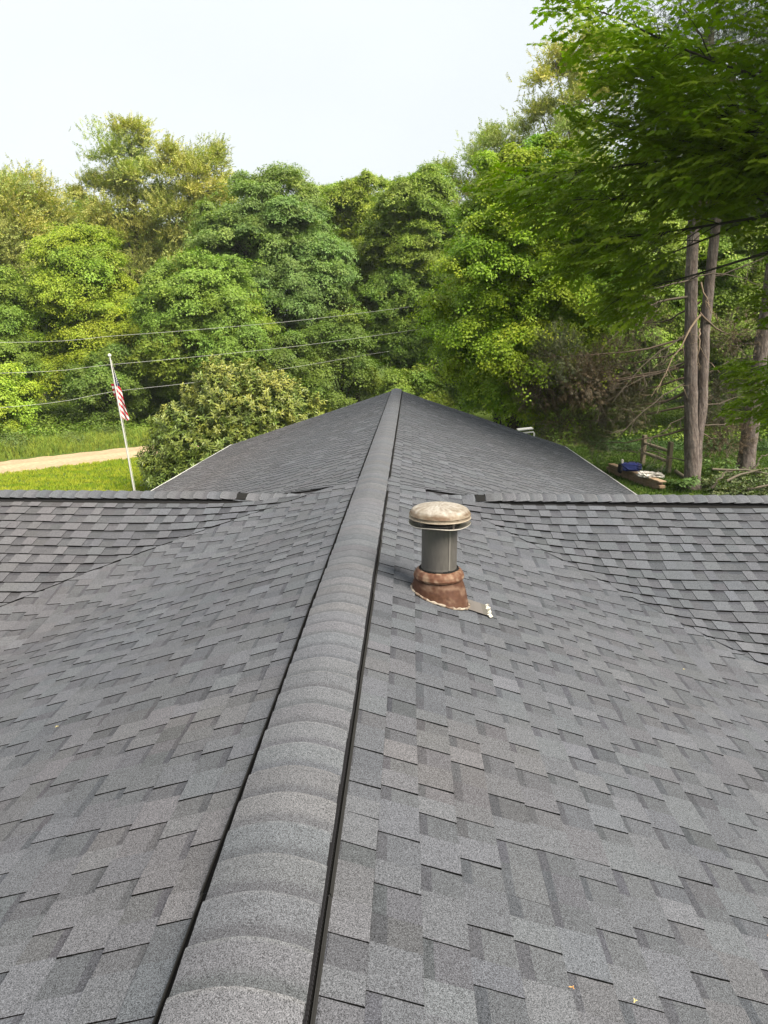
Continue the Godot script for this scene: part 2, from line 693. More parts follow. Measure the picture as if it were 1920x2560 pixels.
# ---------------------------------------------------------------- house
func house() -> void:
	var h := thing("house", "single storey house under a charcoal shingle roof with a long ridge and two side gables", "house")
	# walls, butted end to end
	var cream := Color(0.55, 0.50, 0.42)
	var wl := MB.new()
	wl.box(Vector3(0, 1.27, (NEAR_Z + FAR_Z) * 0.5), Vector3(9.4, 2.54, NEAR_Z - FAR_Z - 0.8), cream)
	for sgn in [-1.0, 1.0]:
		wl.box(Vector3(sgn * (4.702 + 1.7), 1.27, CROSS_Z), Vector3(3.4, 2.54, 8.0), cream)
	# gable triangles
	for zz in [FAR_Z + 0.42, NEAR_Z - 0.42]:
		var dz := 0.1
		for e in [-dz, dz]:
			wl.tri(Vector3(-4.7, 2.54, zz + e), Vector3(4.7, 2.54, zz + e), Vector3(0, 2.54 + 4.7 * PITCH, zz + e), cream, Vector3(0, 0, signf(e)))
	put("wall", wl.mesh(), M.wall, h)

	# the deck under the shingles
	var dk := MB.new()
	var dc := Color(0.03, 0.03, 0.032)
	var nx := 44
	for side in [-1.0, 1.0]:
		var z := FAR_Z
		while z < NEAR_Z - 0.001:
			var z2 := minf(z + 0.4, NEAR_Z)
			for i in nx:
				var x1: float = side * EAVE * i / nx
				var x2: float = side * EAVE * (i + 1) / nx
				var d := 0.007
				dk.quad(Vector3(x1, roof_y(x1, z) - d, z), Vector3(x2, roof_y(x2, z) - d, z), Vector3(x2, roof_y(x2, z2) - d, z2), Vector3(x1, roof_y(x1, z2) - d, z2), dc, Vector3.UP)
			z = z2
		# wing beyond the main eave
		var xe: float = side * (EAVE + 0.03)
		var xw: float = side * WING
		for e in [-1.0, 1.0]:
			var zc: float = CROSS_Z + e * 4.7
			dk.quad(Vector3(xe, CROSS_Y - 0.007, CROSS_Z), Vector3(xw, CROSS_Y - 0.007, CROSS_Z), Vector3(xw, cross_y(zc) - 0.007, zc), Vector3(xe, cross_y(zc) - 0.007, zc), dc, Vector3.UP)
	var roof := put("roof", dk.mesh(), M.dull, h)

	# main slopes
	for side in [-1.0, 1.0]:
		for i in 38:
			var u := 0.155 + i * EXPO
			if u > EAVE - 0.02:
				break
			var ph := rf(0, 6.0)
			var course := func(a: float, f: float) -> Vector2:
				return Vector2(side * minf(u + f * EXPO + 0.004 * sin(a * 1.7 + ph), EAVE), a)
			var far_of := func(m: Vector2) -> bool:
				return m.y < CROSS_Z
			var mode_of := func(m: Vector2) -> int:
				if absf(m.x) < 0.40:
					return 0
				if m.y < CROSS_Z:
					return -1 if m.y > cut_z(m.x, true) + 0.4 else 1
				return -1 if m.y < cut_z(m.x, false) - 0.4 else (1 if m.y < cut_z(m.x, false) + 0.6 else 0)
			course_tabs(course, FAR_Z, NEAR_Z, 0.09, far_of, mode_of)
	# near slopes of the two wings
	for side in [-1.0, 1.0]:
		for i in 33:
			var u := 0.13 + i * EXPO
			var ph := rf(0, 6.0)
			var course := func(a: float, f: float) -> Vector2:
				return Vector2(side * a, CROSS_Z + u + f * EXPO + 0.003 * sin(a * 2.1 + ph))
			var far_of := func(_m: Vector2) -> bool:
				return false
			var mode_of := func(m: Vector2) -> int:
				var cz := cut_z(m.x, false)
				return -1 if m.y > cz + 0.3 else 2
			course_tabs(course, 0.3, WING, 0.17 if side > 0 else 0.20, far_of, mode_of)
	# far slopes of the wings, out of sight
	for side in [-1.0, 1.0]:
		for i in 12:
			var u := 0.13 + i * EXPO * 3.0
			var course := func(a: float, f: float) -> Vector2:
				return Vector2(side * a, CROSS_Z - u - f * EXPO * 3.0)
			var far_of := func(_m: Vector2) -> bool:
				return true
			var mode_of := func(m: Vector2) -> int:
				return -1 if m.y < cut_z(m.x, true) - 0.3 else 2
			course_tabs(course, 0.6, WING, 0.2, far_of, mode_of)
	tabs.sort_custom(func(a, b): return a[2] > b[2])
	var rest := MB.new()
	for i in tabs.size():
		var mb: MB = tabs[i][0]
		if i < 300:
			put("shingle", mb.mesh(), M.shingle, roof)
		else:
			rest.v.append_array(mb.v)
			rest.n.append_array(mb.n)
			rest.c.append_array(mb.c)
			rest.t.append_array(mb.t)
	put("shingle", rest.mesh(), M.shingle, roof).set_meta("kind", "stuff")
	print("tabs ", tabs.size(), " tris ", rest.v.size() / 3)
	tabs.clear()

	# ridge vents and caps
	ridge(h, Vector3(0, RIDGE_Y, NEAR_Z), Vector3(0, 0, -1), NEAR_Z - FAR_Z, PITCH, true, 0.0)
	ridge(h, Vector3(-0.50, CROSS_Y, CROSS_Z), Vector3(-1, 0, 0), WING - 0.50, CROSS_P, false, 0.86)
	ridge(h, Vector3(0.52, CROSS_Y, CROSS_Z), Vector3(1, 0, 0), WING - 0.52, CROSS_P, false, 0.58)

	# eave and rake trim: white drip edge, fascia board, gutter
	var white := Color(0.50, 0.50, 0.485)
	var fz := FAR_Z - 0.012
	for side in [-1.0, 1.0]:
		var ye: float = main_y(EAVE)
		for seg in [[FAR_Z, CROSS_Z - 4.75], [CROSS_Z + 4.75, NEAR_Z]]:
			var L: float = seg[1] - seg[0]
			var zc: float = (seg[0] + seg[1]) * 0.5
			var mb := MB.new()
			mb.box(Vector3(side * (EAVE + 0.014), ye - 0.012, zc), Vector3(0.020, 0.045, L), white)
			put("drip_edge", mb.mesh(), M.paint, h)
			var fb := MB.new()
			fb.box(Vector3(side * (EAVE - 0.03), ye - 0.13, zc), Vector3(0.03, 0.18, L), white)
			put("fascia", fb.mesh(), M.paint, h)
		# rakes of the far gable
		var a := Vector3(side * 0.02, RIDGE_Y - 0.02, fz)
		var b := Vector3(side * EAVE, ye - 0.02, fz)
		var rb := MB.new()
		var ang := atan2(b.y - a.y, b.x - a.x)
		rb.box((a + b) * 0.5 + Vector3(0, -0.075, 0), Vector3(a.distance_to(b), 0.16, 0.022), white, Basis(Vector3.BACK, ang))
		put("rake_board", rb.mesh(), M.paint, h)

func cap_y(a: float, pitch: float, round_: float) -> float:
	return -sqrt(a * a * pitch * pitch + round_ * round_) + round_

func ridge(h: Node3D, o: Vector3, dir: Vector3, length: float, pitch: float, is_main: bool, vent_from: float) -> void:
	var across := dir.cross(Vector3.UP).normalized()
	var vh := 0.030
	var half := 0.158
	var black := Color(0.012, 0.012, 0.013)
	var P := func(s: float, a: float, y: float) -> Vector3:
		return o + dir * s + across * a + Vector3.UP * (y)
	if vent_from < length:
		# hollow plastic vent: top skin, rows of louvre ribs, outer wind baffle
		var vb := MB.new()
		for k in 8:
			var a0 := lerpf(-half + 0.006, half - 0.006, k / 8.0)
			var a1 := lerpf(-half + 0.006, half - 0.006, (k + 1) / 8.0)
			vb.quad(P.call(vent_from, a0, cap_y(a0, pitch, 0.02) + vh - 0.006), P.call(vent_from, a1, cap_y(a1, pitch, 0.02) + vh - 0.006), P.call(length, a1, cap_y(a1, pitch, 0.02) + vh - 0.006), P.call(length, a0, cap_y(a0, pitch, 0.02) + vh - 0.006), black, Vector3.UP)
		for sg in [-1.0, 1.0]:
			var a: float = sg * (half - 0.010)
			var yb: float = -pitch * absf(a)
			vb.quad(P.call(vent_from, a, yb), P.call(length, a, yb), P.call(length, a, yb + vh), P.call(vent_from, a, yb + vh), black, across * sg)
			# closed end towards the valley
			vb.quad(P.call(vent_from, 0.0, 0.0), P.call(vent_from, a, yb), P.call(vent_from, a, yb + vh), P.call(vent_from, 0.0, vh - 0.004), black, -dir)
		var body := put("ridge_vent", vb.mesh(), M.black, h)
		var ribs := MB.new()
		var pitch_r := 0.013
		var seen := minf(length, 13.0) if is_main else length
		var k2 := int((seen - vent_from) / pitch_r)
		for sg in [-1.0, 1.0]:
			for i in k2:
				var s := vent_from + 0.01 + i * pitch_r
				var a: float = sg * (half - 0.002)
				var y: float = -pitch * absf(a)
				var c: Vector3 = P.call(s, a, y + 0.013)
				var e := dir * 0.0022
				var x: Vector3 = across * sg * 0.008
				var u := Vector3.UP * 0.0105
				var rc := Color(0.030, 0.030, 0.032)
				ribs.quad(c - e - x - u, c - e + x - u, c - e + x * 0.7 + u, c - e - x + u, rc, -dir)
				ribs.quad(c + e - x - u, c + e + x - u, c + e + x * 0.7 + u, c + e - x + u, rc, dir)
				ribs.quad(c - e + x - u, c + e + x - u, c + e + x * 0.7 + u, c - e + x * 0.7 + u, rc, across * sg)
		put("louvre_rib", ribs.mesh(), M.black, body).set_meta("kind", "stuff")
		for sg in [-1.0, 1.0]:
			var bb := MB.new()
			var grey := Color(0.022, 0.022, 0.023)
			# in 1.2 m lengths, each slightly out of line
			var s := vent_from
			while s < length - 0.01:
				var s2 := minf(s + 1.22, length)
				var w0 := rf(-0.003, 0.003)
				var w1 := rf(-0.003, 0.003)
				var gap := 0.015 if is_main and sg < 0.0 else 0.0
				var prof := [[half - 0.012, 0.0125], [half + 0.011, 0.0128], [half + 0.0125, 0.020], [half + 0.0155, 0.020], [half + 0.0165, 0.012], [half + 0.021, 0.007]]
				for k in prof.size() - 1:
					var shade := Color(0.006, 0.006, 0.006) if k == 0 else grey
					var p0 = prof[k]
					var p1 = prof[k + 1]
					var f := func(ss: float, p, w: float) -> Vector3:
						var a: float = sg * (p[0] + w + (gap if p[0] > half else 0.0))
						return P.call(ss, a, -pitch * absf(a) + p[1])
					bb.quad(f.call(s, p0, w0), f.call(s, p1, w0), f.call(s2 - 0.004, p1, w1), f.call(s2 - 0.004, p0, w1), shade, Vector3.UP * 0.3 + across * sg)
				s = s2
			put("vent_baffle", bb.mesh(), M.black, body)
	# caps
	var n := int(length / 0.143)
	for i in n:
		var s0 := i * 0.143
		var s1 := s0 + 0.143 + rf(-0.004, 0.004)
		var on_vent := s0 >= vent_from
		var base := vh if on_vent else 0.012
		var mb := MB.new()
		var g := rf(0.142, 0.172)
		var warm := rf(-0.015, 0.03)
		if is_main and s0 < 4.2:
			warm += rf(0.0, 0.03)  # warm sunlight tinted into the colour of the nearest caps
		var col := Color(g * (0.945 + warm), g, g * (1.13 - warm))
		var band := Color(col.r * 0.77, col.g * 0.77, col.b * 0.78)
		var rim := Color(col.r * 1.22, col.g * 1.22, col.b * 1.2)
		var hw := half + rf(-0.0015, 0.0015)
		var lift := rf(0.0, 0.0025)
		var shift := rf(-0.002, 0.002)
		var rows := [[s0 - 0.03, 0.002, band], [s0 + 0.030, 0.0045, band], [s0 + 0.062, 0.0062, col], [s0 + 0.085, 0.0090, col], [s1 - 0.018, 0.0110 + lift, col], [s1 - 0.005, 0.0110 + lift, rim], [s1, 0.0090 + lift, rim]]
		var cn := 10
		var pts := []
		for r in rows:
			var line := []
			for k in cn + 1:
				var a := lerpf(-hw, hw, float(k) / cn) + shift
				var edge := 0.0
				if k == 0 or k == cn:
					edge = -0.006
				var s: float = r[0]
				# rounded corners at the butt
				if not is_main and (k == 0 or k == cn) and s > s1 - 0.02:
					s -= 0.012
				var p: Vector3 = P.call(s, a, cap_y(a, pitch, 0.022) + base + r[1] + edge)
				line.append(p)
			pts.append(line)
		var nr := rows.size()
		# smooth normals from the grid
		var nm := []
		for r in nr:
			var line := []
			for k in cn + 1:
				var du: Vector3 = pts[mini(r + 1, nr - 1)][k] - pts[maxi(r - 1, 0)][k]
				var dv: Vector3 = pts[r][mini(k + 1, cn)] - pts[r][maxi(k - 1, 0)]
				var q := du.cross(dv).normalized()
				if q.y < 0:
					q = -q
				line.append(q)
			nm.append(line)
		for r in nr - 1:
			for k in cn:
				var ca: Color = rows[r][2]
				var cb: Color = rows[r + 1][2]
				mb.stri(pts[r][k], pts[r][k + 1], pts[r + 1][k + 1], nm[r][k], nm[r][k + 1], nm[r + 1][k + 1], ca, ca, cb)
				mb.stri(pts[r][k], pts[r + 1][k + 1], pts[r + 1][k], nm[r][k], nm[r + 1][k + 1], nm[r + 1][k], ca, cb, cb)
		# butt face and side edges
		for k in cn:
			var a: Vector3 = pts[nr - 1][k]
			var b: Vector3 = pts[nr - 1][k + 1]
			var d := Vector3(0, -0.013, 0)
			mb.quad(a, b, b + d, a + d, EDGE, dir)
		for r in nr - 1:
			for k in [0, cn]:
				var a: Vector3 = pts[r][k]
				var b: Vector3 = pts[r + 1][k]
				var d := Vector3(0, -0.006, 0)
				mb.quad(a, b, b + d, a + d, EDGE, across * (-1.0 if k == 0 else 1.0))
		for k in mb.t.size():
			mb.t[k] = mb.t[k] * UVS
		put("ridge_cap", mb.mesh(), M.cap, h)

# ---------------------------------------------------------------- flue on the roof
func flue() -> void:
	var o := Vector3(0.585, 0.0, -4.45)
	var f := thing("flue_pipe", "rusty round flue pipe with domed metal cap rising from the right roof slope", "roof vent", o + Vector3(0, roof_y(o.x, o.z), 0))
	var y0 := f.position.y
	var Y := func(y: float) -> float:
		return y - y0
	var seg := 48
	# flashing cone: bottom follows the slope, top is level and round
	var rust := Color(0.098, 0.050, 0.032)
	var cone := MB.new()
	var rows := 10
	var g := []
	for r in rows + 1:
		var t := float(r) / rows
		var line := []
		for k in seg:
			var a := TAU * k / seg
			var rb := 0.184 + 0.004 * sin(a * 3.0)
			var bx := 0.012 + rb * cos(a)
			var bz := rb * sin(a)
			var by: float = roof_y(o.x + bx, o.z + bz) + 0.016 - y0
			var tp := Vector3(0.142 * cos(a), Y.call(4.415), 0.142 * sin(a))
			var p := Vector3(bx, by, bz).lerp(tp, t)
			p += Vector3(cos(a), 0, sin(a)) * 0.010 * sin(PI * t)
			line.append(p)
		g.append(line)
	var fn := FastNoiseLite.new()
	fn.seed = 77
	fn.frequency = 6.0
	fn.fractal_octaves = 4
	for r in rows:
		for k in seg:
			var k2 := (k + 1) % seg
			var cc := []
			var nn := []
			for q in [[r, k], [r, k2], [r + 1, k2], [r + 1, k]]:
				var p: Vector3 = g[q[0]][q[1]]
				var w := fn.get_noise_3d(p.x * 1.3, p.y * 2.6, p.z * 1.3)
				var scr := clampf((w - 0.16) * 5.0, 0.0, 1.0) * 0.55
				var col := rust.lerp(Color(0.27, 0.20, 0.155), scr)
				var s2 := clampf((-w - 0.2) * 4.0, 0.0, 1.0) * 0.5
				col = col.lerp(Color(0.095, 0.045, 0.026), s2)
				cc.append(col)
				var a: float = TAU * q[1] / seg
				nn.append(Vector3(cos(a), 0.28, sin(a)).normalized())
			cone.stri(g[r][k], g[r][k2], g[r + 1][k2], nn[0], nn[1], nn[2], cc[0], cc[1], cc[2])
			cone.stri(g[r][k], g[r + 1][k2], g[r + 1][k], nn[0], nn[2], nn[3], cc[0], cc[2], cc[3])
	put("flashing_cone", cone.mesh(), M.rust, f)
	# old sealant round the foot: lumpy ring
	var seal := MB.new()
	var path := []
	var rad := []
	for k in seg + 1:
		var p: Vector3 = g[0][k % seg]
		var wob := sin(k * 2.9) * 0.5 + sin(k * 5.3 + 1.0) * 0.5
		path.append(p + Vector3(0, -0.004 + 0.004 * wob, 0) + Vector3(p.x, 0, p.z).normalized() * 0.006)
		rad.append(0.0085 + 0.004 * sin(k * 3.7))
	for k in seg:
		var crusty := Color(0.27, 0.235, 0.195).lerp(Color(0.09, 0.055, 0.04), clampf(0.35 + 0.5 * sin(k * 0.83) + 0.3 * sin(k * 2.1), 0, 1))
		seal.tube([path[k], path[k + 1]], [rad[k], rad[k + 1]], 6, crusty, crusty)
	put("sealant_bead", seal.mesh(), M.dull, f)
	# flat flashing plate running down the slope with a crusted lower edge
	var plate := MB.new()
	var pc := Color(0.095, 0.088, 0.083)
	var E := func(dx: float, dz: float, up: float) -> Vector3:
		return Vector3(dx, roof_y(o.x + dx, o.z + dz) + up - y0, dz)
	for i in 4:
		var x0 := 0.14 + i * 0.05
		plate.quad(E.call(x0, -0.10, 0.015), E.call(x0 + 0.05, -0.10, 0.0165), E.call(x0 + 0.05, 0.10, 0.0165), E.call(x0, 0.10, 0.015), vary(pc, 0.12), Vector3.UP)
	plate.quad(E.call(0.34, -0.10, 0.0165), E.call(0.34, 0.10, 0.0165), E.call(0.34, 0.10, 0.004), E.call(0.34, -0.10, 0.004), pc, Vector3.RIGHT)
	put("flashing_plate", plate.mesh(), M.dull, f)
	var crust := MB.new()
	for i in 46:
		var dz := lerpf(-0.115, 0.115, i / 45.0)
		var c: Vector3 = E.call(0.335 + rf(-0.010, 0.012), dz, 0.018)
		var col := Color(0.46, 0.45, 0.40) if rng.randf() < 0.75 else Color(0.12, 0.11, 0.10)
		crust.box(c, Vector3(rf(0.008, 0.018), rf(0.004, 0.010), rf(0.005, 0.010)), col, Basis(rdir(), rf(0, 1.0)))
	put("caulk_crust", crust.mesh(), M.dull, f)
	# storm collar
	var rc := func(k: int, i: int) -> Color:
		var a := TAU * k / seg
		var w := fn.get_noise_3d(cos(a) * 0.5 + 9.0, i * 0.14, sin(a) * 0.5)
		return Color(0.130, 0.066, 0.040).lerp(Color(0.33, 0.26, 0.20), clampf((w - 0.04) * 3.0, 0, 0.8))
	var col_ := MB.new()
	col_.lathe(Vector3.ZERO, [Vector2(0.150, Y.call(4.392)), Vector2(0.164, Y.call(4.398)), Vector2(0.167, Y.call(4.410)), Vector2(0.160, Y.call(4.430)), Vector2(0.146, Y.call(4.450)), Vector2(0.130, Y.call(4.459)), Vector2(0.122, Y.call(4.455))], seg, rc)
	put("storm_collar", col_.mesh(), M.rust, f)
	var tar := MB.new()
	for k in seg:
		var a0 := TAU * k / seg
		var a1 := TAU * (k + 1) / seg
		var r0 := 0.006 + 0.0045 * absf(sin(k * 1.7)) * (0.6 + 0.4 * sin(k * 0.9))
		var r1 := 0.006 + 0.0045 * absf(sin((k + 1) * 1.7)) * (0.6 + 0.4 * sin((k + 1) * 0.9))
		tar.tube([Vector3(0.124 * cos(a0), Y.call(4.460), 0.124 * sin(a0)), Vector3(0.124 * cos(a1), Y.call(4.460), 0.124 * sin(a1))], [r0, r1], 6, Color(0.012, 0.012, 0.012), Color(0.012, 0.012, 0.012))
	put("tar_seal", tar.mesh(), M.black, f)
	# pipe, with the lap seam of its sheet
	var pm := MB.new()
	pm.lathe(Vector3.ZERO, [Vector2(0.117, Y.call(4.44)), Vector2(0.117, Y.call(4.462)), Vector2(0.1155, Y.call(4.478)), Vector2(0.1155, Y.call(4.766))], seg, Color(0.125, 0.117, 0.108))
	put("pipe", pm.mesh(), M.pipe, f)
	var sm := MB.new()
	var sa := 1.02
	sm.box(Vector3(0.1165 * cos(sa), Y.call(4.605), 0.1165 * sin(sa)), Vector3(0.004, 0.27, 0.012), Color(0.20, 0.19, 0.18), Basis(Vector3.UP, -sa))
	put("seam", sm.mesh(), M.pipe, f)
	# lower dish of the cap, wavy at the rim
	var dish := MB.new()
	var rim := []
	for ring in [[0.116, 4.752], [0.150, 4.749], [0.185, 4.761], [0.200, 4.769], [0.2015, 4.765], [0.185, 4.756], [0.116, 4.746]]:
		var line := []
		for k in seg:
			var a := TAU * k / seg
			var wv: float = 0.004 * sin(a * 4.0 + 0.6) * clampf((ring[0] - 0.12) / 0.08, 0, 1)
			line.append(Vector3(ring[0] * cos(a), Y.call(ring[1] + wv), ring[0] * sin(a)))
		rim.append(line)
	for r in rim.size() - 1:
		for k in seg:
			var k2 := (k + 1) % seg
			var a := TAU * k / seg
			var hint := Vector3.UP if r < 3 else Vector3.DOWN
			if r == 3:
				hint = Vector3(cos(a), 0, sin(a))
			dish.quad(rim[r][k], rim[r][k2], rim[r + 1][k2], rim[r + 1][k], Color(0.27, 0.25, 0.225) if r != 3 else Color(0.38, 0.355, 0.32), hint)
	put("cap_dish", dish.mesh(), M.pipe, f)
	for k in 4:
		var a := TAU * (k + 0.62) / 4.0
		var st := MB.new()
		st.box(Vector3(0.145 * cos(a), Y.call(4.785), 0.145 * sin(a)), Vector3(0.003, 0.07, 0.016), Color(0.20, 0.18, 0.16), Basis(Vector3.UP, -a))
		put("strut", st.mesh(), M.pipe, f)
	# inner throat, dark
	var th := MB.new()
	th.lathe(Vector3.ZERO, [Vector2(0.108, Y.call(4.76)), Vector2(0.108, Y.call(4.82))], 24, Color(0.01, 0.01, 0.01))
	put("inner_pipe", th.mesh(), M.dull, f)
	# dome
	var dcol := func(k: int, i: int) -> Color:
		var a := TAU * k / seg
		var w := fn.get_noise_3d(cos(a) * 0.6 + 3.0, i * 0.05, sin(a) * 0.6)
		var c := Color(0.235, 0.205, 0.165).lerp(Color(0.115, 0.078, 0.050), clampf(0.45 + w * 2.0, 0, 1))
		if i >= 8:
			c = Color(0.345, 0.335, 0.315).lerp(Color(0.195, 0.170, 0.140), clampf(0.35 + w * 2.0, 0, 1))
		if i <= 3:
			c = Color(0.30, 0.265, 0.22)
		return c
	var dm := MB.new()
	dm.lathe(Vector3.ZERO, [Vector2(0.185, Y.call(4.797)), Vector2(0.199, Y.call(4.799)), Vector2(0.2005, Y.call(4.803)), Vector2(0.196, Y.call(4.807)), Vector2(0.196, Y.call(4.821)), Vector2(0.1995, Y.call(4.824)), Vector2(0.197, Y.call(4.829)), Vector2(0.190, Y.call(4.842)), Vector2(0.177, Y.call(4.857)), Vector2(0.155, Y.call(4.868)), Vector2(0.120, Y.call(4.877)), Vector2(0.075, Y.call(4.883)), Vector2(0.03, Y.call(4.886)), Vector2(0.0, Y.call(4.8865))], seg, dcol)
	put("cap_dome", dm.mesh(), M.dome, f)
	var un := MB.new()
	un.lathe(Vector3.ZERO, [Vector2(0.0, Y.call(4.81)), Vector2(0.186, Y.call(4.80))], 32, Color(0.05, 0.045, 0.04))
	put("cap_underside", un.mesh(), M.dull, f)

# ---------------------------------------------------------------- leaves
var LM := {}

func leaf_fan(mb: MB, o: Vector3, dir: Vector3, up: Vector3, s: float, outline: Array, fold := 0.12) -> void:
	# a leaf blade from its stalk end o along dir; outline: Vector2(along, across) half outline, mirrored
	var x := dir.normalized()
	var z := x.cross(up).normalized()
	var y := z.cross(x).normalized()
	var white := Color(1, 1, 1)
	var mid := []
	var m := outline.size()
	for sg in [-1.0, 1.0]:
		var prev := o
		for k in m:
			var q: Vector2 = outline[k]
			var p: Vector3 = o + x * q.x * s + z * q.y * s * sg + y * s * (absf(q.y) * fold - 0.25 * q.x * q.x * fold)
			if k > 0:
				mb.tri(o + x * s * 0.28, prev, p, white, y)
			prev = p
	return

func make_leaf_meshes() -> void:
	var maple := [Vector2(0.0, 0.0), Vector2(-0.06, 0.30), Vector2(0.16, 0.24), Vector2(0.26, 0.60), Vector2(0.42, 0.30), Vector2(0.62, 0.34), Vector2(0.66, 0.13), Vector2(1.0, 0.0)]
	var simple := [Vector2(0.0, 0.0), Vector2(0.38, 0.36), Vector2(1.0, 0.0)]
	var oval := [Vector2(0.0, 0.0), Vector2(0.35, 0.17), Vector2(0.75, 0.13), Vector2(1.0, 0.0)]
	# maple spray, twig along +x, 0.5 m long
	for var_ in 2:
		var mb := MB.new()
		for i in 10:
			var t := 0.04 + 0.05 * i
			var sg := -1.0 if i % 2 == 0 else 1.0
			var dir := Vector3(rf(0.25, 0.9), rf(-0.55, -0.05), sg * rf(0.5, 1.0))
			if i == 9:
				dir = Vector3(1, -0.3, 0)
			var up := Vector3(rf(-0.35, 0.35), 1, rf(-0.35, 0.35))
			leaf_fan(mb, Vector3(t, rf(-0.03, 0.02), sg * 0.05), dir, up, rf(0.115, 0.165), maple)
		LM["maple%d" % var_] = mb.mesh()
	# distant broadleaf clump: leaves round a point, 0.35 m
	for var_ in 3:
		var mb := MB.new()
		for i in 18:
			var a := rf(0, TAU)
			var r := sqrt(rng.randf()) * 0.36
			var dir := Vector3(cos(a + rf(-0.6, 0.6)), rf(-0.7, 0.15), sin(a + rf(-0.6, 0.6)))
			var up := Vector3(rf(-0.6, 0.6), 1, rf(-0.6, 0.6))
			leaf_fan(mb, Vector3(cos(a) * r, rf(-0.16, 0.16), sin(a) * r), dir, up, rf(0.10, 0.165), simple)
		LM["clump%d" % var_] = mb.mesh()
	# wispy twig of narrow leaves along +x
	var wb := MB.new()
	for i in 11:
		var t := 0.06 * i
		var sg := -1.0 if i % 2 == 0 else 1.0
		leaf_fan(wb, Vector3(t, rf(-0.04, 0.04), sg * 0.02), Vector3(rf(0.3, 1.0), rf(-0.7, 0.5), sg * rf(0.2, 1.0)), Vector3(rf(-0.7, 0.7), 1, rf(-0.7, 0.7)), rf(0.10, 0.16), simple)
	wb.tube([Vector3.ZERO, Vector3(0.66, 0, 0)], [0.007, 0.004], 3, Color(0.9, 0.6, 0.6), Color(0.9, 0.6, 0.6))
	LM.wisp = wb.mesh()
	# whorl of oval leaves pointing outwards about +y
	var ob := MB.new()
	for i in 10:
		var a := TAU * i * 0.382
		var el := rf(-0.15, 0.9)
		var dir := Vector3(cos(a) * cos(el), sin(el), sin(a) * cos(el))
		leaf_fan(ob, Vector3(0, i * 0.016, 0), dir, Vector3.UP + rdir() * 0.4, rf(0.10, 0.15), oval, 0.3)
	LM.whorl = ob.mesh()
	# pine tuft: needles along +x
	var nb := MB.new()
	for i in 34:
		var t := rf(0.0, 0.32)
		var a := rf(0, TAU)
		var d := Vector3(rf(0.5, 1.0), cos(a) * 0.8, sin(a) * 0.8).normalized()
		var p := Vector3(t, 0, 0)
		var w := d.cross(Vector3.UP).normalized() * 0.0045
		var e := p + d * rf(0.09, 0.14)
		nb.tri(p - w, p + w, e, Color(1, 1, 1), Vector3.UP)
	LM.needles = nb.mesh()
	# grass tuft
	var gb := MB.new()
	for i in 9:
		var a := rf(0, TAU)
		var r := rf(0, 0.09)
		var p := Vector3(cos(a) * r, 0, sin(a) * r)
		var w := Vector3(cos(a + 1.2), 0, sin(a + 1.2)) * 0.012
		var e := p + Vector3(rf(-0.06, 0.06), rf(0.05, 0.11), rf(-0.06, 0.06))
		gb.tri(p - w, p + w, e, Color(1, 1, 1), Vector3(0, 0.2, 1))
	LM.grass = gb.mesh()
	var tb := MB.new()
	for i in 12:
		var a := rf(0, TAU)
		var r := rf(0, 0.22)
		var p := Vector3(cos(a) * r, 0, sin(a) * r)
		var w := Vector3(cos(a + 1.2), 0, sin(a + 1.2)) * 0.014
		var m := p + Vector3(rf(-0.1, 0.1), rf(0.3, 0.5), rf(-0.1, 0.1))
		var e := m + Vector3(rf(-0.2, 0.2), rf(0.05, 0.35), rf(-0.2, 0.2))
		tb.quad(p - w, p + w, m + w, m - w, Color(1, 1, 1), Vector3(0, 0.2, 1))
		tb.tri(m - w, m + w, e, Color(1, 1, 1), Vector3(0, 0.2, 1))
	LM.tallgrass = tb.mesh()

# ---------------------------------------------------------------- trees
func trunk_path(base: Vector3, top: Vector3, wob: float, n: int) -> Array:
	var p := []
	var ph := rf(0, 6)
	for i in n + 1:
		var t := float(i) / n
		p.append(base.lerp(top, t) + Vector3(sin(t * 4.1 + ph) - sin(ph), 0, cos(t * 3.3 + ph) - cos(ph)) * wob * t)
	return p

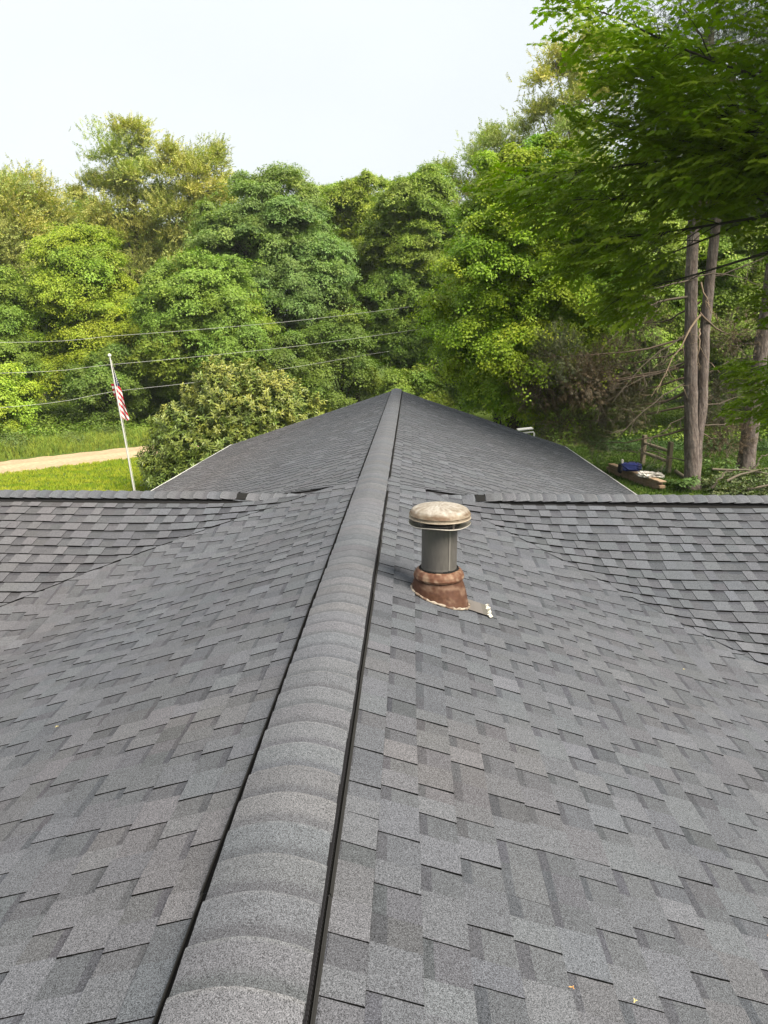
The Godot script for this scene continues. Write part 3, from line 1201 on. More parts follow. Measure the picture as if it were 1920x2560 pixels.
func tree(called: String, label: String, at: Vector3, top: float, low: float, half: float, col: Color, opt := {}) -> Node3D:
	# crown of leafy puffs over an egg-shaped envelope, with limbs reaching into it
	var group: String = opt.get("group", "")
	var root := thing(called, label, opt.get("category", "tree"), at, group)
	var n: int = opt.get("puffs", 60)
	var per: int = opt.get("per", 34)
	var rp: float = opt.get("puff", half * 0.30)
	var lean: float = opt.get("lean", 0.0)
	var depth: float = opt.get("depth", half)
	var cy: float = low + (top - low) * opt.get("mid", 0.48)
	var bark: Color = opt.get("bark", Color(0.10, 0.085, 0.07))
	var th: float = top * 0.82
	var path := trunk_path(Vector3(0, -0.1, 0), Vector3(lean * th * 0.5, th, 0), 0.3, 8)
	var tr: float = opt.get("trunk", 0.014 * top + 0.05)
	var rad := []
	for i in 9:
		rad.append(tr * (1.0 - 0.105 * i) * (1.25 if i == 0 else 1.0))
	var tb := MB.new()
	tb.tube(path, rad, 9, bark, bark)
	var sc := [Scatter.new()]
	var wisp: bool = opt.get("wisp", false)
	# big lobes first, then puffs over each lobe's outer face
	var nl: int = opt.get("lobes", 12)
	var lobes := []
	for i in nl:
		var z := 1.0 - 1.66 * (i + 0.5) / nl
		var az := i * 2.39996 + rf(-0.5, 0.5)
		var rr := sqrt(maxf(0.0, 1.0 - z * z))
		var hgt: float = (top - cy) if z > 0 else (cy - low)
		var lr := half * rf(0.36, 0.56)
		var k := rf(0.75, 1.0)
		var hl := clampf(lr / hgt, 0.0, 0.8)
		var c := Vector3(rr * cos(az) * (half - lr) * k * 1.1, cy + z * hgt * (1.0 - hl * 0.85), rr * sin(az) * (depth - lr * depth / half) * k * 1.1)
		c.x += lean * c.y
		lobes.append([c, lr, vary(col, 0.13, 0.10)])
		var ti := clampf((c.y - lr) / th, 0.12, 0.95)
		var b: Vector3 = path[int(ti * 8.0)]
		tb.tube([b, b.lerp(c, 0.55) + Vector3(0, 0.06 * half, 0), c], [tr * 0.45 * (1.1 - ti * 0.6), tr * 0.3 * (1.1 - ti * 0.6), 0.02], 6, bark, bark)
	if not wisp:
		n = int(n * 1.5)
		rp *= 0.82
	for i in n:
		var lb = lobes[i % nl]
		var lc: Vector3 = lb[0]
		var lr: float = lb[1]
		var out := Vector3(lc.x - lean * lc.y, (lc.y - cy) * 0.6, lc.z)
		out = out.normalized() if out.length() > 0.1 else Vector3.UP
		var q := rdir()
		for tries in 3:
			if q.dot(out + Vector3(0, 0.35, 0.25)) < -0.15:
				q = rdir()
		var pc := lc + q * Vector3(1.0, 0.9, depth / half) * lr * rf(0.72, 1.0)
		pc.y = maxf(pc.y, low)
		var r := rp * rf(0.5, 1.25)
		var tint := vary(lb[2], 0.12, 0.07)
		if opt.has("tips"):
			tint = tint.lerp(opt.tips, clampf(rf(-0.5, 0.7) + q.y * 0.3, 0, 1))
		if i % 3 == 0:
			tb.tube([lc, lc.lerp(pc, 0.6) + Vector3(0, 0.04 * half, 0), pc], [tr * 0.14, tr * 0.09, 0.008], 4, bark, bark)
		var ex := rf(0.7, 1.6)
		var ez := rf(0.7, 1.6)
		var sl := rf(-0.4, 0.4)
		for j in int(per * 2.7):
			var d := rdir()
			if d.y < -0.3:
				d.y = -d.y
			var k := 0.15 + absf(rng.randfn(0.0, 0.72))
			var p := pc + Vector3(d.x * r * ex, d.y * r * (0.95 if wisp else 0.72) + d.x * r * sl - 0.12 * k * k, d.z * r * ez) * k
			var up := (d * 0.75 + Vector3.UP * 0.55 + out * 0.35 + rdir() * 0.4).normalized()
			if wisp:
				var dr := (d * 0.6 + q * 0.4 + Vector3(0.2, 0.3, 0.0) + rdir() * 0.8).normalized()
				sc[0].add(basis_dir(dr, up, rf(0.7, 1.35) * opt.get("leaf", 1.0)), p, vary(tint, 0.15, 0.05))
			else:
				sc[0].add(basis_up(up, rf(0, TAU), rf(0.6, 1.15) * opt.get("leaf", 1.0)), p, vary(tint, 0.16, 0.06))
	# inner leaves that close the crown
	var inner: int = opt.get("inner", n * 6)
	for i in inner:
		var d := rdir()
		var hgt: float = (top - cy) if d.y > 0 else (cy - low)
		var p := Vector3(d.x * half * rf(0.3, 0.72) + lean * (cy + d.y * hgt), cy + d.y * hgt * rf(0.3, 0.8), d.z * depth * rf(0.3, 0.72))
		sc[0].add(basis_up((Vector3.UP + rdir() * 0.7).normalized(), rf(0, TAU), rf(1.0, 1.5)), p, vary(col, 0.2, 0.08))
	put("trunk", tb.mesh(), M.bark if not wisp else M.twig, root)
	var mat: Material = opt.get("mat", M.leaf)
	if wisp:
		scatter("crown", sc[0], LM.wisp, mat, root)
	else:
		scatter("crown", sc[0], LM[opt.get("mesh", "clump%d" % (int(absf(at.x * 7.0)) % 3))], mat, root)
	return root

func woods() -> void:
	var bright := Color(0.255, 0.340, 0.030)
	var mid := Color(0.185, 0.265, 0.036)
	var blue := Color(0.170, 0.245, 0.055)
	var olive := Color(0.330, 0.355, 0.090)
	var yellow := Color(0.275, 0.330, 0.042)
	var dark := Color(0.095, 0.15, 0.026)
	# left half, front rank
	tree("maple_tree", "broad dense green maple with pale leaf tops, largest crown left of centre", Vector3(-10.4, 0, -57.0), 18.6, 1.6, 6.7, blue, {"puffs": 330, "per": 30, "puff": 1.05, "inner": 1500, "depth": 5.0, "lobes": 18})
	tree("maple_tree", "low spreading green maple in front of the largest maple, behind the leafy round shrub", Vector3(-13.8, 0, -49.6), 12.0, 0.2, 4.7, mid, {"puffs": 200, "per": 30, "puff": 0.95, "depth": 3.4, "lobes": 14})
	tree("maple_tree", "bright yellow green maple behind the flagpole", Vector3(-23.4, 0, -52.6), 14.2, 0.3, 4.3, bright, {"puffs": 210, "per": 30, "puff": 0.95, "depth": 3.4, "lobes": 15})
	tree("maple_tree", "mid green maple low at the left edge behind the gravel road", Vector3(-28.6, 0, -50.5), 11.2, 0.0, 3.6, mid, {"puffs": 140, "per": 30, "puff": 0.9})
	tree("willow_tree", "olive feathery tree at the far left edge of the tree line", Vector3(-33.5, 0, -65.0), 19.8, 2.0, 6.0, olive, {"puffs": 150, "per": 44, "puff": 1.8, "wisp": true, "inner": 800, "lobes": 16})
	tree("poplar_tree", "tall olive poplar, highest loose tip at left above the bright maple", Vector3(-25.6, 0, -70.0), 25.2, 3.0, 3.7, olive, {"puffs": 120, "per": 30, "puff": 1.15, "wisp": true, "inner": 800, "lobes": 16})
	tree("poplar_tree", "airy olive poplar just left of the largest maple top", Vector3(-19.4, 0, -68.5), 23.6, 3.0, 4.6, olive, {"puffs": 130, "per": 32, "puff": 1.2, "wisp": true, "inner": 800, "lobes": 16})
	tree("birch_tree", "small pale loose treetop between the far left trees", Vector3(-30.2, 0, -72.0), 21.4, 4.0, 2.3, olive, {"puffs": 40, "per": 28, "wisp": true, "inner": 120})
	tree("ash_tree", "yellow green tree between the largest maple and the vine covered tree", Vector3(-4.4, 0, -65.0), 20.2, 1.0, 5.0, yellow, {"puffs": 230, "per": 30, "puff": 1.0, "lobes": 14})
	tree("ash_tree", "upright mid green tree with hanging vines straight behind the roof peak", Vector3(0.9, 0, -58.5), 18.9, 0.8, 4.6, mid, {"puffs": 230, "per": 30, "puff": 0.95, "lobes": 16, "bark": Color(0.16, 0.135, 0.11), "depth": 3.0})
	tree("ash_tree", "slim yellowish treetop standing up behind the vine covered tree", Vector3(2.5, 0, -68.0), 21.2, 3.0, 2.5, yellow, {"puffs": 60, "per": 30, "wisp": true, "inner": 260})
	tree("poplar_tree", "pale loose poplar leaning right of centre, against the sky", Vector3(8.4, 0, -68.5), 24.4, 3.0, 4.6, olive, {"puffs": 100, "per": 30, "puff": 1.2, "wisp": true, "inner": 700, "lean": -0.03})
	tree("poplar_tree", "palest and tallest airy poplar beside the overhanging maple", Vector3(13.4, 0, -63.0), 29.5, 4.0, 4.8, olive, {"puffs": 130, "per": 30, "puff": 1.2, "wisp": true, "inner": 700, "lobes": 16})
	tree("sapling_tree", "light green sapling at the left edge of the road verge", Vector3(-25.6, 0, -44.6), 4.6, 0.0, 2.1, bright, {"puffs": 34, "per": 32, "inner": 160})
	# dark young trees under the front rank
	var low := [[-20.0, -48.5, 5.6, 2.8], [-8.4, -50.5, 6.4, 2.6], [-4.6, -53.0, 8.4, 3.0], [4.6, -52.0, 7.0, 3.0], [-17.2, -52.5, 7.4, 3.0], [0.4, -50.5, 4.2, 2.4]]
	var lows := ["dark young tree low behind the flag", "dark young tree low behind the leafy round shrub", "dark young tree in the shaded gap left of the roof peak", "dark young tree right of the roof peak", "dark young tree between flagpole and leafy round shrub", "low leafy thicket straight above the roof peak"]
	for i in low.size():
		var a = low[i]
		tree("young_tree", lows[i], Vector3(a[0], 0, a[1]), a[2], 0.0, a[3], dark.lerp(mid, 0.35 if i < 5 else 0.9), {"puffs": 40, "per": 30, "inner": 200})
	# right of centre, behind the pines
	tree("maple_tree", "shaded green tree behind the pine boughs", Vector3(12.5, 0, -45.0), 15.5, 0.4, 4.6, mid, {"puffs": 200, "per": 28, "puff": 1.0, "lobes": 14})
	tree("maple_tree", "shaded green tree behind the twin pine trunks", Vector3(19.5, 0, -47.0), 17.0, 0.4, 5.0, mid, {"puffs": 200, "per": 28, "puff": 1.0, "lobes": 14})
	tree("maple_tree", "shaded green tree behind the right hand pine trunk", Vector3(27.0, 0, -46.0), 18.0, 0.4, 5.2, dark, {"puffs": 200, "per": 28, "puff": 1.0, "lobes": 14})
	tree("maple_tree", "light green tree in the sun behind the bright maple, right of the vine covered tree", Vector3(6.8, 0, -52.0), 15.0, 1.0, 3.8, mid, {"puffs": 180, "per": 28, "puff": 0.95})
	# the wood behind: one tree of each kind, then copies
	var back := tree("forest_tree", "green forest tree of the back rank behind the other trees", Vector3(-44, 0, -80), 21.5, 0.5, 7.4, mid, {"puffs": 90, "per": 36, "puff": 2.0, "leaf": 1.5, "group": "forest trees of the back rank"})
	var spots := [[-52, -74, 1.05], [-37, -82, 1.0], [-30, -86, 0.95], [-20.5, -84, 1.02], [-12, -82, 0.98], [-4, -83, 1.02], [3.5, -86, 0.95], [11, -84, 0.98], [19, -82, 1.1], [26, -78, 1.15], [34, -76, 1.2], [42, -72, 1.2], [37, -55, 1.15], [50, -62, 1.2], [-44, -60, 0.92], [33, -62, 1.1], [46, -50, 1.1]]
	for i in spots.size():
		var a = spots[i]
		var c := back.duplicate()
		c.name = numbered("forest_tree")
		add_child(c, true)
		c.position = Vector3(a[0], 0, a[1])
		c.rotation.y = i * 1.9
		c.scale = Vector3.ONE * a[2]
	# leafy ground layer of the wood
	var s := Scatter.new()
	for i in 9000:
		var x := rf(-40, 36)
		var z := rf(-64, -42)
		if Vector2(x - ROAD_O.x, z - ROAD_O.y).dot(ROAD_N) < 5.6 and x < 9:
			continue
		if x > 7.5 and z > -40.5:
			continue
		var hh := rf(0.0, 0.75)
		s.add(basis_up((Vector3.UP + rdir() * 0.5).normalized(), rf(0, TAU), rf(0.8, 1.6)), Vector3(x, hh, z), vary(dark.lerp(mid, 0.5), 0.3, 0.1))
	scatter("undergrowth", s, LM.clump1, M.leaf).set_meta("kind", "stuff")
	var ivy := Scatter.new()
	for i in 5200:
		var x := rf(11.0, 34)
		var z := rf(-46.0, -39.4)
		ivy.add(basis_up((Vector3.UP + rdir() * 0.4).normalized(), rf(0, TAU), rf(0.5, 0.9)), Vector3(x, rf(0.02, 0.30), z), vary(Color(0.045, 0.085, 0.022), 0.3, 0.1))
	scatter("ivy_cover", ivy, LM.clump0, M.leaf).set_meta("kind", "stuff")

# a leafy limb: bent branch, side twigs, flat drooping sprays
func limb(tb: MB, sc: Array, a: Vector3, b: Vector3, width: float, n: int, col: Color, bark: Color, r0: float, rise: float, from_t := 0.22, thick := 0.45, droop := 0.5, clear := AABB()) -> void:
	var mid := a.lerp(b, 0.5) + Vector3(0, rise, 0)
	var pts := []
	var rad := []
	for i in 9:
		var t := i / 8.0
		pts.append(a.lerp(mid, t).lerp(mid.lerp(b, t), t) + Vector3(sin(i * 2.1 + a.x) * 0.06, cos(i * 1.7) * 0.05, sin(i * 1.3 + a.y) * 0.06))
		rad.append(lerpf(r0, 0.010, pow(t, 0.7)))
	tb.tube(pts, rad, 6, bark, bark)
	var fwd := (b - a).normalized()
	var side := fwd.cross(Vector3.UP).normalized()
	for j in n:
		var t := lerpf(from_t, 1.0, pow(rng.randf(), 0.8))
		var q := t * 8.0
		var i0 := mini(int(q), 7)
		var p: Vector3 = pts[i0].lerp(pts[i0 + 1], q - i0)
		var wv := width * (0.25 + 1.0 * sin(PI * clampf((t - from_t) / (1.0 - from_t), 0.0, 1.0) * 0.80 + 0.25))
		var l := rf(-1, 1)
		var off := side * l * wv + fwd * absf(l) * wv * 0.55 + Vector3(0, rf(-thick, thick * 0.6) - absf(l) * wv * droop * 0.5, 0)
		var c := p + off
		if clear.has_point(c):
			continue
		var dr := (fwd * 0.7 + side * signf(l) * 0.8 * absf(l) + Vector3(0, rf(-0.5, 0.1), 0) + rdir() * 0.3).normalized()
		sc[0].add(basis_dir(dr, (Vector3.UP + rdir() * 0.45).normalized(), rf(0.75, 1.15)), c, vary(col, 0.2, 0.08))
		if j % 5 == 0:
			var m2 := p.lerp(c, 0.5) + Vector3(0, 0.08, 0)
			tb.tube([p, m2, c], [lerpf(r0, 0.010, pow(t, 0.7)) * 0.4 + 0.004, 0.008, 0.005], 4, bark, bark)

func foreground() -> void:
	var dark_bark := Color(0.045, 0.040, 0.035)
	# overhanging maple at the right
	var base := Vector3(12.4, 0, -15.2)
	var mt := thing("maple_tree", "huge dark green maple overhanging from the right edge, nearest tree", "tree", base)
	var tb := MB.new()
	var tp := trunk_path(Vector3(0, -0.1, 0), Vector3(-0.4, 16.0, -0.5), 0.3, 10)
	var rad := []
	for i in 11:
		rad.append(0.36 - 0.028 * i)
	tb.tube(tp, rad, 12, Color(0.11, 0.095, 0.08), Color(0.09, 0.08, 0.07), 0.05)
	var sc := [Scatter.new()]
	var col := Color(0.170, 0.240, 0.012)
	var tips := [
		[Vector3(3.6, 12.9, -17.2), 9.6, 1.5, 190], [Vector3(5.0, 11.9, -18.1), 9.0, 1.6, 200], [Vector3(4.9, 10.9, -18.8), 8.2, 1.6, 200],
		[Vector3(2.9, 10.0, -20.4), 9.8, 1.4, 190], [Vector3(3.6, 9.4, -20.2), 9.6, 1.4, 180], [Vector3(4.5, 8.2, -19.2), 9.6, 1.4, 200],
		[Vector3(5.6, 6.9, -18.9), 9.6, 1.2, 170], [Vector3(6.2, 9.4, -17.0), 10.4, 1.6, 190], [Vector3(5.9, 10.6, -16.4), 8.6, 1.7, 200],
		[Vector3(6.4, 13.2, -15.6), 10.6, 1.8, 200],  [Vector3(8.6, 11.6, -16.2), 9.0, 1.7, 170],
		[Vector3(10.2, 7.0, -19.8), 6.2, 0.9, 150], [Vector3(10.6, 5.2, -21.0), 5.6, 1.3, 150], [Vector3(11.2, 4.1, -22.3), 5.0, 1.2, 140],
		[Vector3(8.8, 10.4, -20.6), 9.6, 1.6, 180], [Vector3(7.2, 11.4, -20.0), 8.4, 1.7, 190], [Vector3(6.4, 12.8, -19.8), 9.8, 1.7, 190],
		[Vector3(9.6, 14.0, -18.6), 10.8, 1.8, 170], [Vector3(6.3, 7.7, -20.4), 9.8, 1.2, 160]]
	for a in tips:
		var t: Vector3 = a[0]
		var hy: float = a[1]
		var i0 := clampi(int(hy / 1.62), 1, 9)
		limb(tb, sc, tp[i0] + Vector3(0, hy - tp[i0].y, 0) * 0.3, t - base, a[2], int(a[3] * 1.45), col, dark_bark, 0.075, 0.55, 0.25, 0.5, 0.5, AABB(Vector3(-5.9, 0, -8.0), Vector3(2.9, 8.9, 8.5)))
	# the rest of the crown, above and beyond the frame
	for i in 26:
		var az := i * 2.4
		var hy := rf(8.0, 15.5)
		var rr := rf(4.0, 7.8) * (1.0 - 0.35 * clampf((hy - 11.0) / 6.0, 0, 1))
		var t := Vector3(cos(az) * rr, hy + rf(0.5, 3.2), sin(az) * rr)
		if t.x < -3.0 and t.z > 0.5 and hy < 12.0:
			t.y += 3.0
		limb(tb, sc, tp[clampi(int(hy / 1.8), 1, 9)], t, 1.9, 130, col, dark_bark, 0.07, 0.6, 0.3, 0.7, 0.4)
	put("trunk", tb.mesh(), M.twig, mt)
	scatter("crown", sc[0], LM.maple0, M.leaf_deep, mt)

	# sunlit maple right of the roof peak
	tree("maple_tree", "bright sunlit maple with yellow leaf tips right of the roof peak", Vector3(5.3, 0, -33.8), 14.6, 0.5, 4.1, Color(0.225, 0.340, 0.020), {"puffs": 240, "per": 30, "puff": 0.72, "inner": 1500, "lobes": 22, "tips": Color(0.33, 0.38, 0.022), "lean": 0.03, "leaf": 0.88})

	pines()

func pine_trunk(path: Array, r0: float, r1: float, sd: float) -> MB:
	# plated bark: a finely divided stem whose radius follows ridged noise
	var fn := FastNoiseLite.new()
	fn.seed = int(sd * 10.0)
	fn.frequency = 1.0
	fn.noise_type = FastNoiseLite.TYPE_CELLULAR
	fn.cellular_return_type = FastNoiseLite.RETURN_DISTANCE2_SUB
	var mb := MB.new()
	var sides := 30
	var n := 130
	var rows := []
	var cols := []
	for i in n + 1:
		var t := float(i) / n
		var q := t * (path.size() - 1)
		var i0 := mini(int(q), path.size() - 2)
		var c: Vector3 = path[i0].lerp(path[i0 + 1], q - i0)
		var r := lerpf(r0, r1, t) * (1.0 + 0.35 * exp(-t * 26.0))
		r *= 1.0 + 0.03 * sin(c.y * 3.1 + sd)
		var line := []
		var cl := []
		for k in sides:
			var a := TAU * k / sides
			var w := fn.get_noise_3d(cos(a) * 2.6, c.y * 1.25, sin(a) * 2.6) * 0.5 + 0.5
			var rr := r * (1.0 + 0.18 * (clampf(w * 1.6, 0, 1) - 0.5))
			line.append(c + Vector3(cos(a) * rr, 0, sin(a) * rr))
			var g := clampf(w * 1.5, 0.0, 1.0)
			cl.append(vary(Color(0.085, 0.068, 0.060).lerp(Color(0.64, 0.55, 0.50), g), 0.10, 0.03))
		rows.append(line)
		cols.append(cl)
	for i in n:
		for k in sides:
			var k2 := (k + 1) % sides
			var a: Vector3 = rows[i][k]
			var b: Vector3 = rows[i][k2]
			var d: Vector3 = rows[i + 1][k2]
			var e: Vector3 = rows[i + 1][k]
			var hint := Vector3(cos(TAU * (k + 0.5) / sides), 0, sin(TAU * (k + 0.5) / sides))
			mb.tri(a, b, d, cols[i][k], hint, cols[i][k2], cols[i + 1][k2])
			mb.tri(a, d, e, cols[i][k], hint, cols[i + 1][k2], cols[i + 1][k])
	return mb

func crooked(a: Vector3, b: Vector3, sag: float, n: int, wob: float) -> Array:
	var p := []
	for i in n + 1:
		var t := float(i) / n
		p.append(a.lerp(b, t) + Vector3(0, -sag * sin(PI * t), 0) + rdir() * wob * sin(PI * t) )
	return p

func dead_branch(root: Node3D, a: Vector3, b: Vector3, r: float, sag: float, twigs: int, col: Color) -> void:
	var mb := MB.new()
	var p := crooked(a, b, sag, 8, 0.07)
	var rad := []
	for i in 9:
		rad.append(lerpf(r, 0.008, i / 8.0))
	mb.tube(p, rad, 6, col, col)
	for i in twigs:
		var k := 2 + rng.randi() % 6
		var s: Vector3 = p[k]
		var d := ((b - a).normalized() * 0.6 + rdir() * 0.8 + Vector3(0, -0.35, 0)).normalized()
		var l := rf(0.3, 1.1)
		var e := s + d * l
		mb.tube(crooked(s, e, 0.08, 4, 0.05), [0.012, 0.010, 0.008, 0.006, 0.005], 4, col, col)
		for j in 2:
			var s3 := s.lerp(e, rf(0.4, 0.9))
			mb.tube(crooked(s3, s3 + (d + rdir() * 0.8).normalized() * l * 0.45, 0.03, 2, 0.02), [0.007, 0.006, 0.004], 3, col, col)
	put("dead_branch", mb.mesh(), M.twig, root)

func bough(root: Node3D, a: Vector3, c: Vector3, rad: Vector3, n: int, col: Color) -> void:
	# one bough of needle tufts, held by a branch from the trunk
	var s := Scatter.new()
	for i in n:
		var d := rdir() * pow(rng.randf(), 0.4)
		var p := c + d * rad
		var dr := (d * 0.8 + Vector3(0, 0.2, 0) + rdir() * 0.5).normalized()
		s.add(basis_dir(dr, Vector3.UP, rf(0.8, 1.4)), p, vary(col, 0.3, 0.12))
	var o := scatter("needles", s, LM.needles, M.needle, root)
	var mb := MB.new()
	mb.tube(crooked(a, c, 0.2, 6, 0.06), [0.05, 0.045, 0.04, 0.03, 0.025, 0.02, 0.012], 5, Color(0.12, 0.09, 0.07), Color(0.1, 0.08, 0.065))
	for i in 14:
		var d := rdir()
		mb.tube([c + d * rad * 0.1, c + d * rad * 0.95], [0.012, 0.005], 4, Color(0.11, 0.085, 0.065), Color(0.11, 0.085, 0.065))
	put("branch", mb.mesh(), M.twig, root)

func pines() -> void:
	var at := Vector3(12.05, 0, -29.0)
	var pn := thing("pine_tree", "twin trunked pine with scaly bark and bare dead branches, left of the two pines", "tree", at)
	var left := [Vector3(0.0, -0.1, 0), Vector3(-0.25, 2.0, 0), Vector3(-0.5, 4.3, 0.0), Vector3(-0.85, 8.4, -0.1), Vector3(-0.95, 11.5, -0.2), Vector3(-1.0, 17.0, -0.2)]
	put("trunk", pine_trunk(left, 0.315, 0.19, 1.7).mesh(), M.bark, pn)
	var right := [Vector3(0.22, -0.1, -0.35), Vector3(0.16, 1.6, -0.45), Vector3(0.26, 3.6, -0.55), Vector3(0.10, 6.0, -0.7), Vector3(0.02, 9.2, -0.9), Vector3(0.15, 16.0, -1.2)]
	right = [Vector3(0.16, -0.1, -0.35), Vector3(0.14, 1.8, -0.45), Vector3(0.24, 3.4, -0.55), Vector3(0.12, 6.2, -0.7), Vector3(0.20, 9.2, -0.9), Vector3(0.35, 16.0, -1.2)]
	put("trunk", pine_trunk(right, 0.285, 0.175, 4.1).mesh(), M.bark, pn)
	var grey := Color(0.095, 0.080, 0.066)
	var pale := Color(0.20, 0.155, 0.11)
	dead_branch(pn, Vector3(-0.8, 7.6, 0.0), Vector3(-4.2, 5.6, 0.3), 0.055, -0.55, 10, grey)
	dead_branch(pn, Vector3(-0.85, 8.2, 0.1), Vector3(-4.0, 7.0, 0.6), 0.035, -0.2, 9, grey)
	dead_branch(pn, Vector3(-0.8, 8.3, 0.2), Vector3(1.6, 7.9, 0.5), 0.03, -0.25, 5, grey)
	dead_branch(pn, Vector3(-0.5, 6.9, 0.3), Vector3(-2.1, 4.0, 0.9), 0.05, -0.25, 12, pale)
	dead_branch(pn, Vector3(-0.6, 8.1, 0.3), Vector3(-0.2, 7.0, 0.5), 0.035, 0.0, 3, pale)
	dead_branch(pn, Vector3(-0.5, 6.4, 0.32), Vector3(-0.55, 5.2, 0.6), 0.045, -0.1, 5, pale)
	dead_branch(pn, Vector3(-0.8, 6.2, 0.0), Vector3(-3.6, 3.6, 0.4), 0.03, -0.3, 14, grey)
	dead_branch(pn, Vector3(-0.6, 5.2, 0.0), Vector3(-4.3, 3.0, -0.4), 0.03, -0.3, 14, grey)
	dead_branch(pn, Vector3(-0.5, 4.4, 0.0), Vector3(-3.4, 2.2, 0.6), 0.03, -0.25, 13, grey)
	dead_branch(pn, Vector3(-0.3, 3.2, 0.0), Vector3(-2.4, 1.6, 0.2), 0.025, -0.1, 10, grey)
	dead_branch(pn, Vector3(0.4, 4.7, -0.5), Vector3(2.0, 5.4, -0.2), 0.03, -0.1, 6, grey)
	dead_branch(pn, Vector3(0.4, 3.4, -0.5), Vector3(2.4, 4.0, -0.4), 0.03, 0.1, 7, grey)
	dead_branch(pn, Vector3(0.2, 2.6, -0.5), Vector3(3.0, 3.6, -0.8), 0.03, 0.35, 8, grey)
	dead_branch(pn, Vector3(0.3, 8.4, -0.8), Vector3(2.8, 9.4, -0.4), 0.035, 0.1, 8, grey)
	dead_branch(pn, Vector3(-0.2, 1.1, 0.2), Vector3(-3.1, 1.3, -2.0), 0.03, -0.2, 12, grey)
	var dull := Color(0.085, 0.095, 0.045)
	var brown := Color(0.095, 0.073, 0.045)
	for q in [[Vector3(-5.6, 5.3, -0.9), Vector3(1.1, 1.2, 0.9), 520, dull], [Vector3(-4.5, 4.3, -0.7), Vector3(1.2, 1.0, 0.9), 520, brown], [Vector3(-3.3, 5.0, -1.2), Vector3(1.2, 1.1, 0.9), 420, brown], [Vector3(-2.6, 3.2, -1.0), Vector3(1.2, 0.9, 0.8), 420, dull.lerp(brown, 0.5)], [Vector3(-2.6, 3.3, -0.8), Vector3(1.1, 0.7, 0.8), 300, dull.lerp(brown, 0.4)], [Vector3(-3.6, 1.7, -1.6), Vector3(0.8, 0.5, 0.7), 220, dull], [Vector3(-2.2, 6.6, -1.3), Vector3(1.2, 0.9, 0.8), 300, brown], [Vector3(1.6, 6.2, -1.6), Vector3(1.0, 0.9, 0.8), 240, brown]]:
		bough(pn, Vector3(-0.4, clampf(q[0].y + 0.8, 1.0, 9.0), -0.1), q[0], q[1], q[2], q[3])
	for q in [[Vector3(-6.2, 4.2, -1.6), 700], [Vector3(-5.0, 2.6, -1.8), 600], [Vector3(-3.8, 3.8, -2.0), 600], [Vector3(-1.6, 4.6, -2.0), 600], [Vector3(1.4, 3.6, -2.2), 500], [Vector3(2.0, 1.8, -2.4), 400]]:
		bough(pn, Vector3(-0.2, clampf(q[0].y + 0.8, 1.0, 9.0), -0.4), q[0], Vector3(1.3, 1.1, 0.9), q[1], Color(0.060, 0.062, 0.032).lerp(Color(0.085, 0.062, 0.038), rng.randf()))
	for i in 14:
		var az := i * 2.4
		bough(pn, Vector3(-0.9, 11.0 + i * 0.6, -0.2), Vector3(-0.7 + cos(az) * 1.9, 11.6 + i * 0.68, -0.4 + sin(az) * 1.9), Vector3(1.9, 0.8, 1.9), 520, Color(0.055, 0.080, 0.032))
	# second pine
	var p2 := thing("pine_tree", "single straight pine trunk near the right edge, right of the twin pine", "tree", Vector3(15.45, 0, -31.9))
	put("trunk", pine_trunk([Vector3(0, -0.1, 0), Vector3(0.02, 3.6, 0), Vector3(0.1, 7.0, 0), Vector3(0.2, 16.0, 0)], 0.40, 0.22, 7.3).mesh(), M.bark, p2)
	for i in 5:
		var az := i * 1.7 + 0.4
		dead_branch(p2, Vector3(0, 3.6 + i * 1.1, 0), Vector3(cos(az) * 2.4, 3.4 + i * 1.3, sin(az) * 1.6), 0.03, 0.1, 7, grey)
	for i in 12:
		var az := i * 2.4
		bough(p2, Vector3(0.2, 10.0 + i * 0.6, 0), Vector3(cos(az) * 1.9, 10.6 + i * 0.7, sin(az) * 1.9), Vector3(1.9, 0.8, 1.9), 520, Color(0.055, 0.080, 0.032))

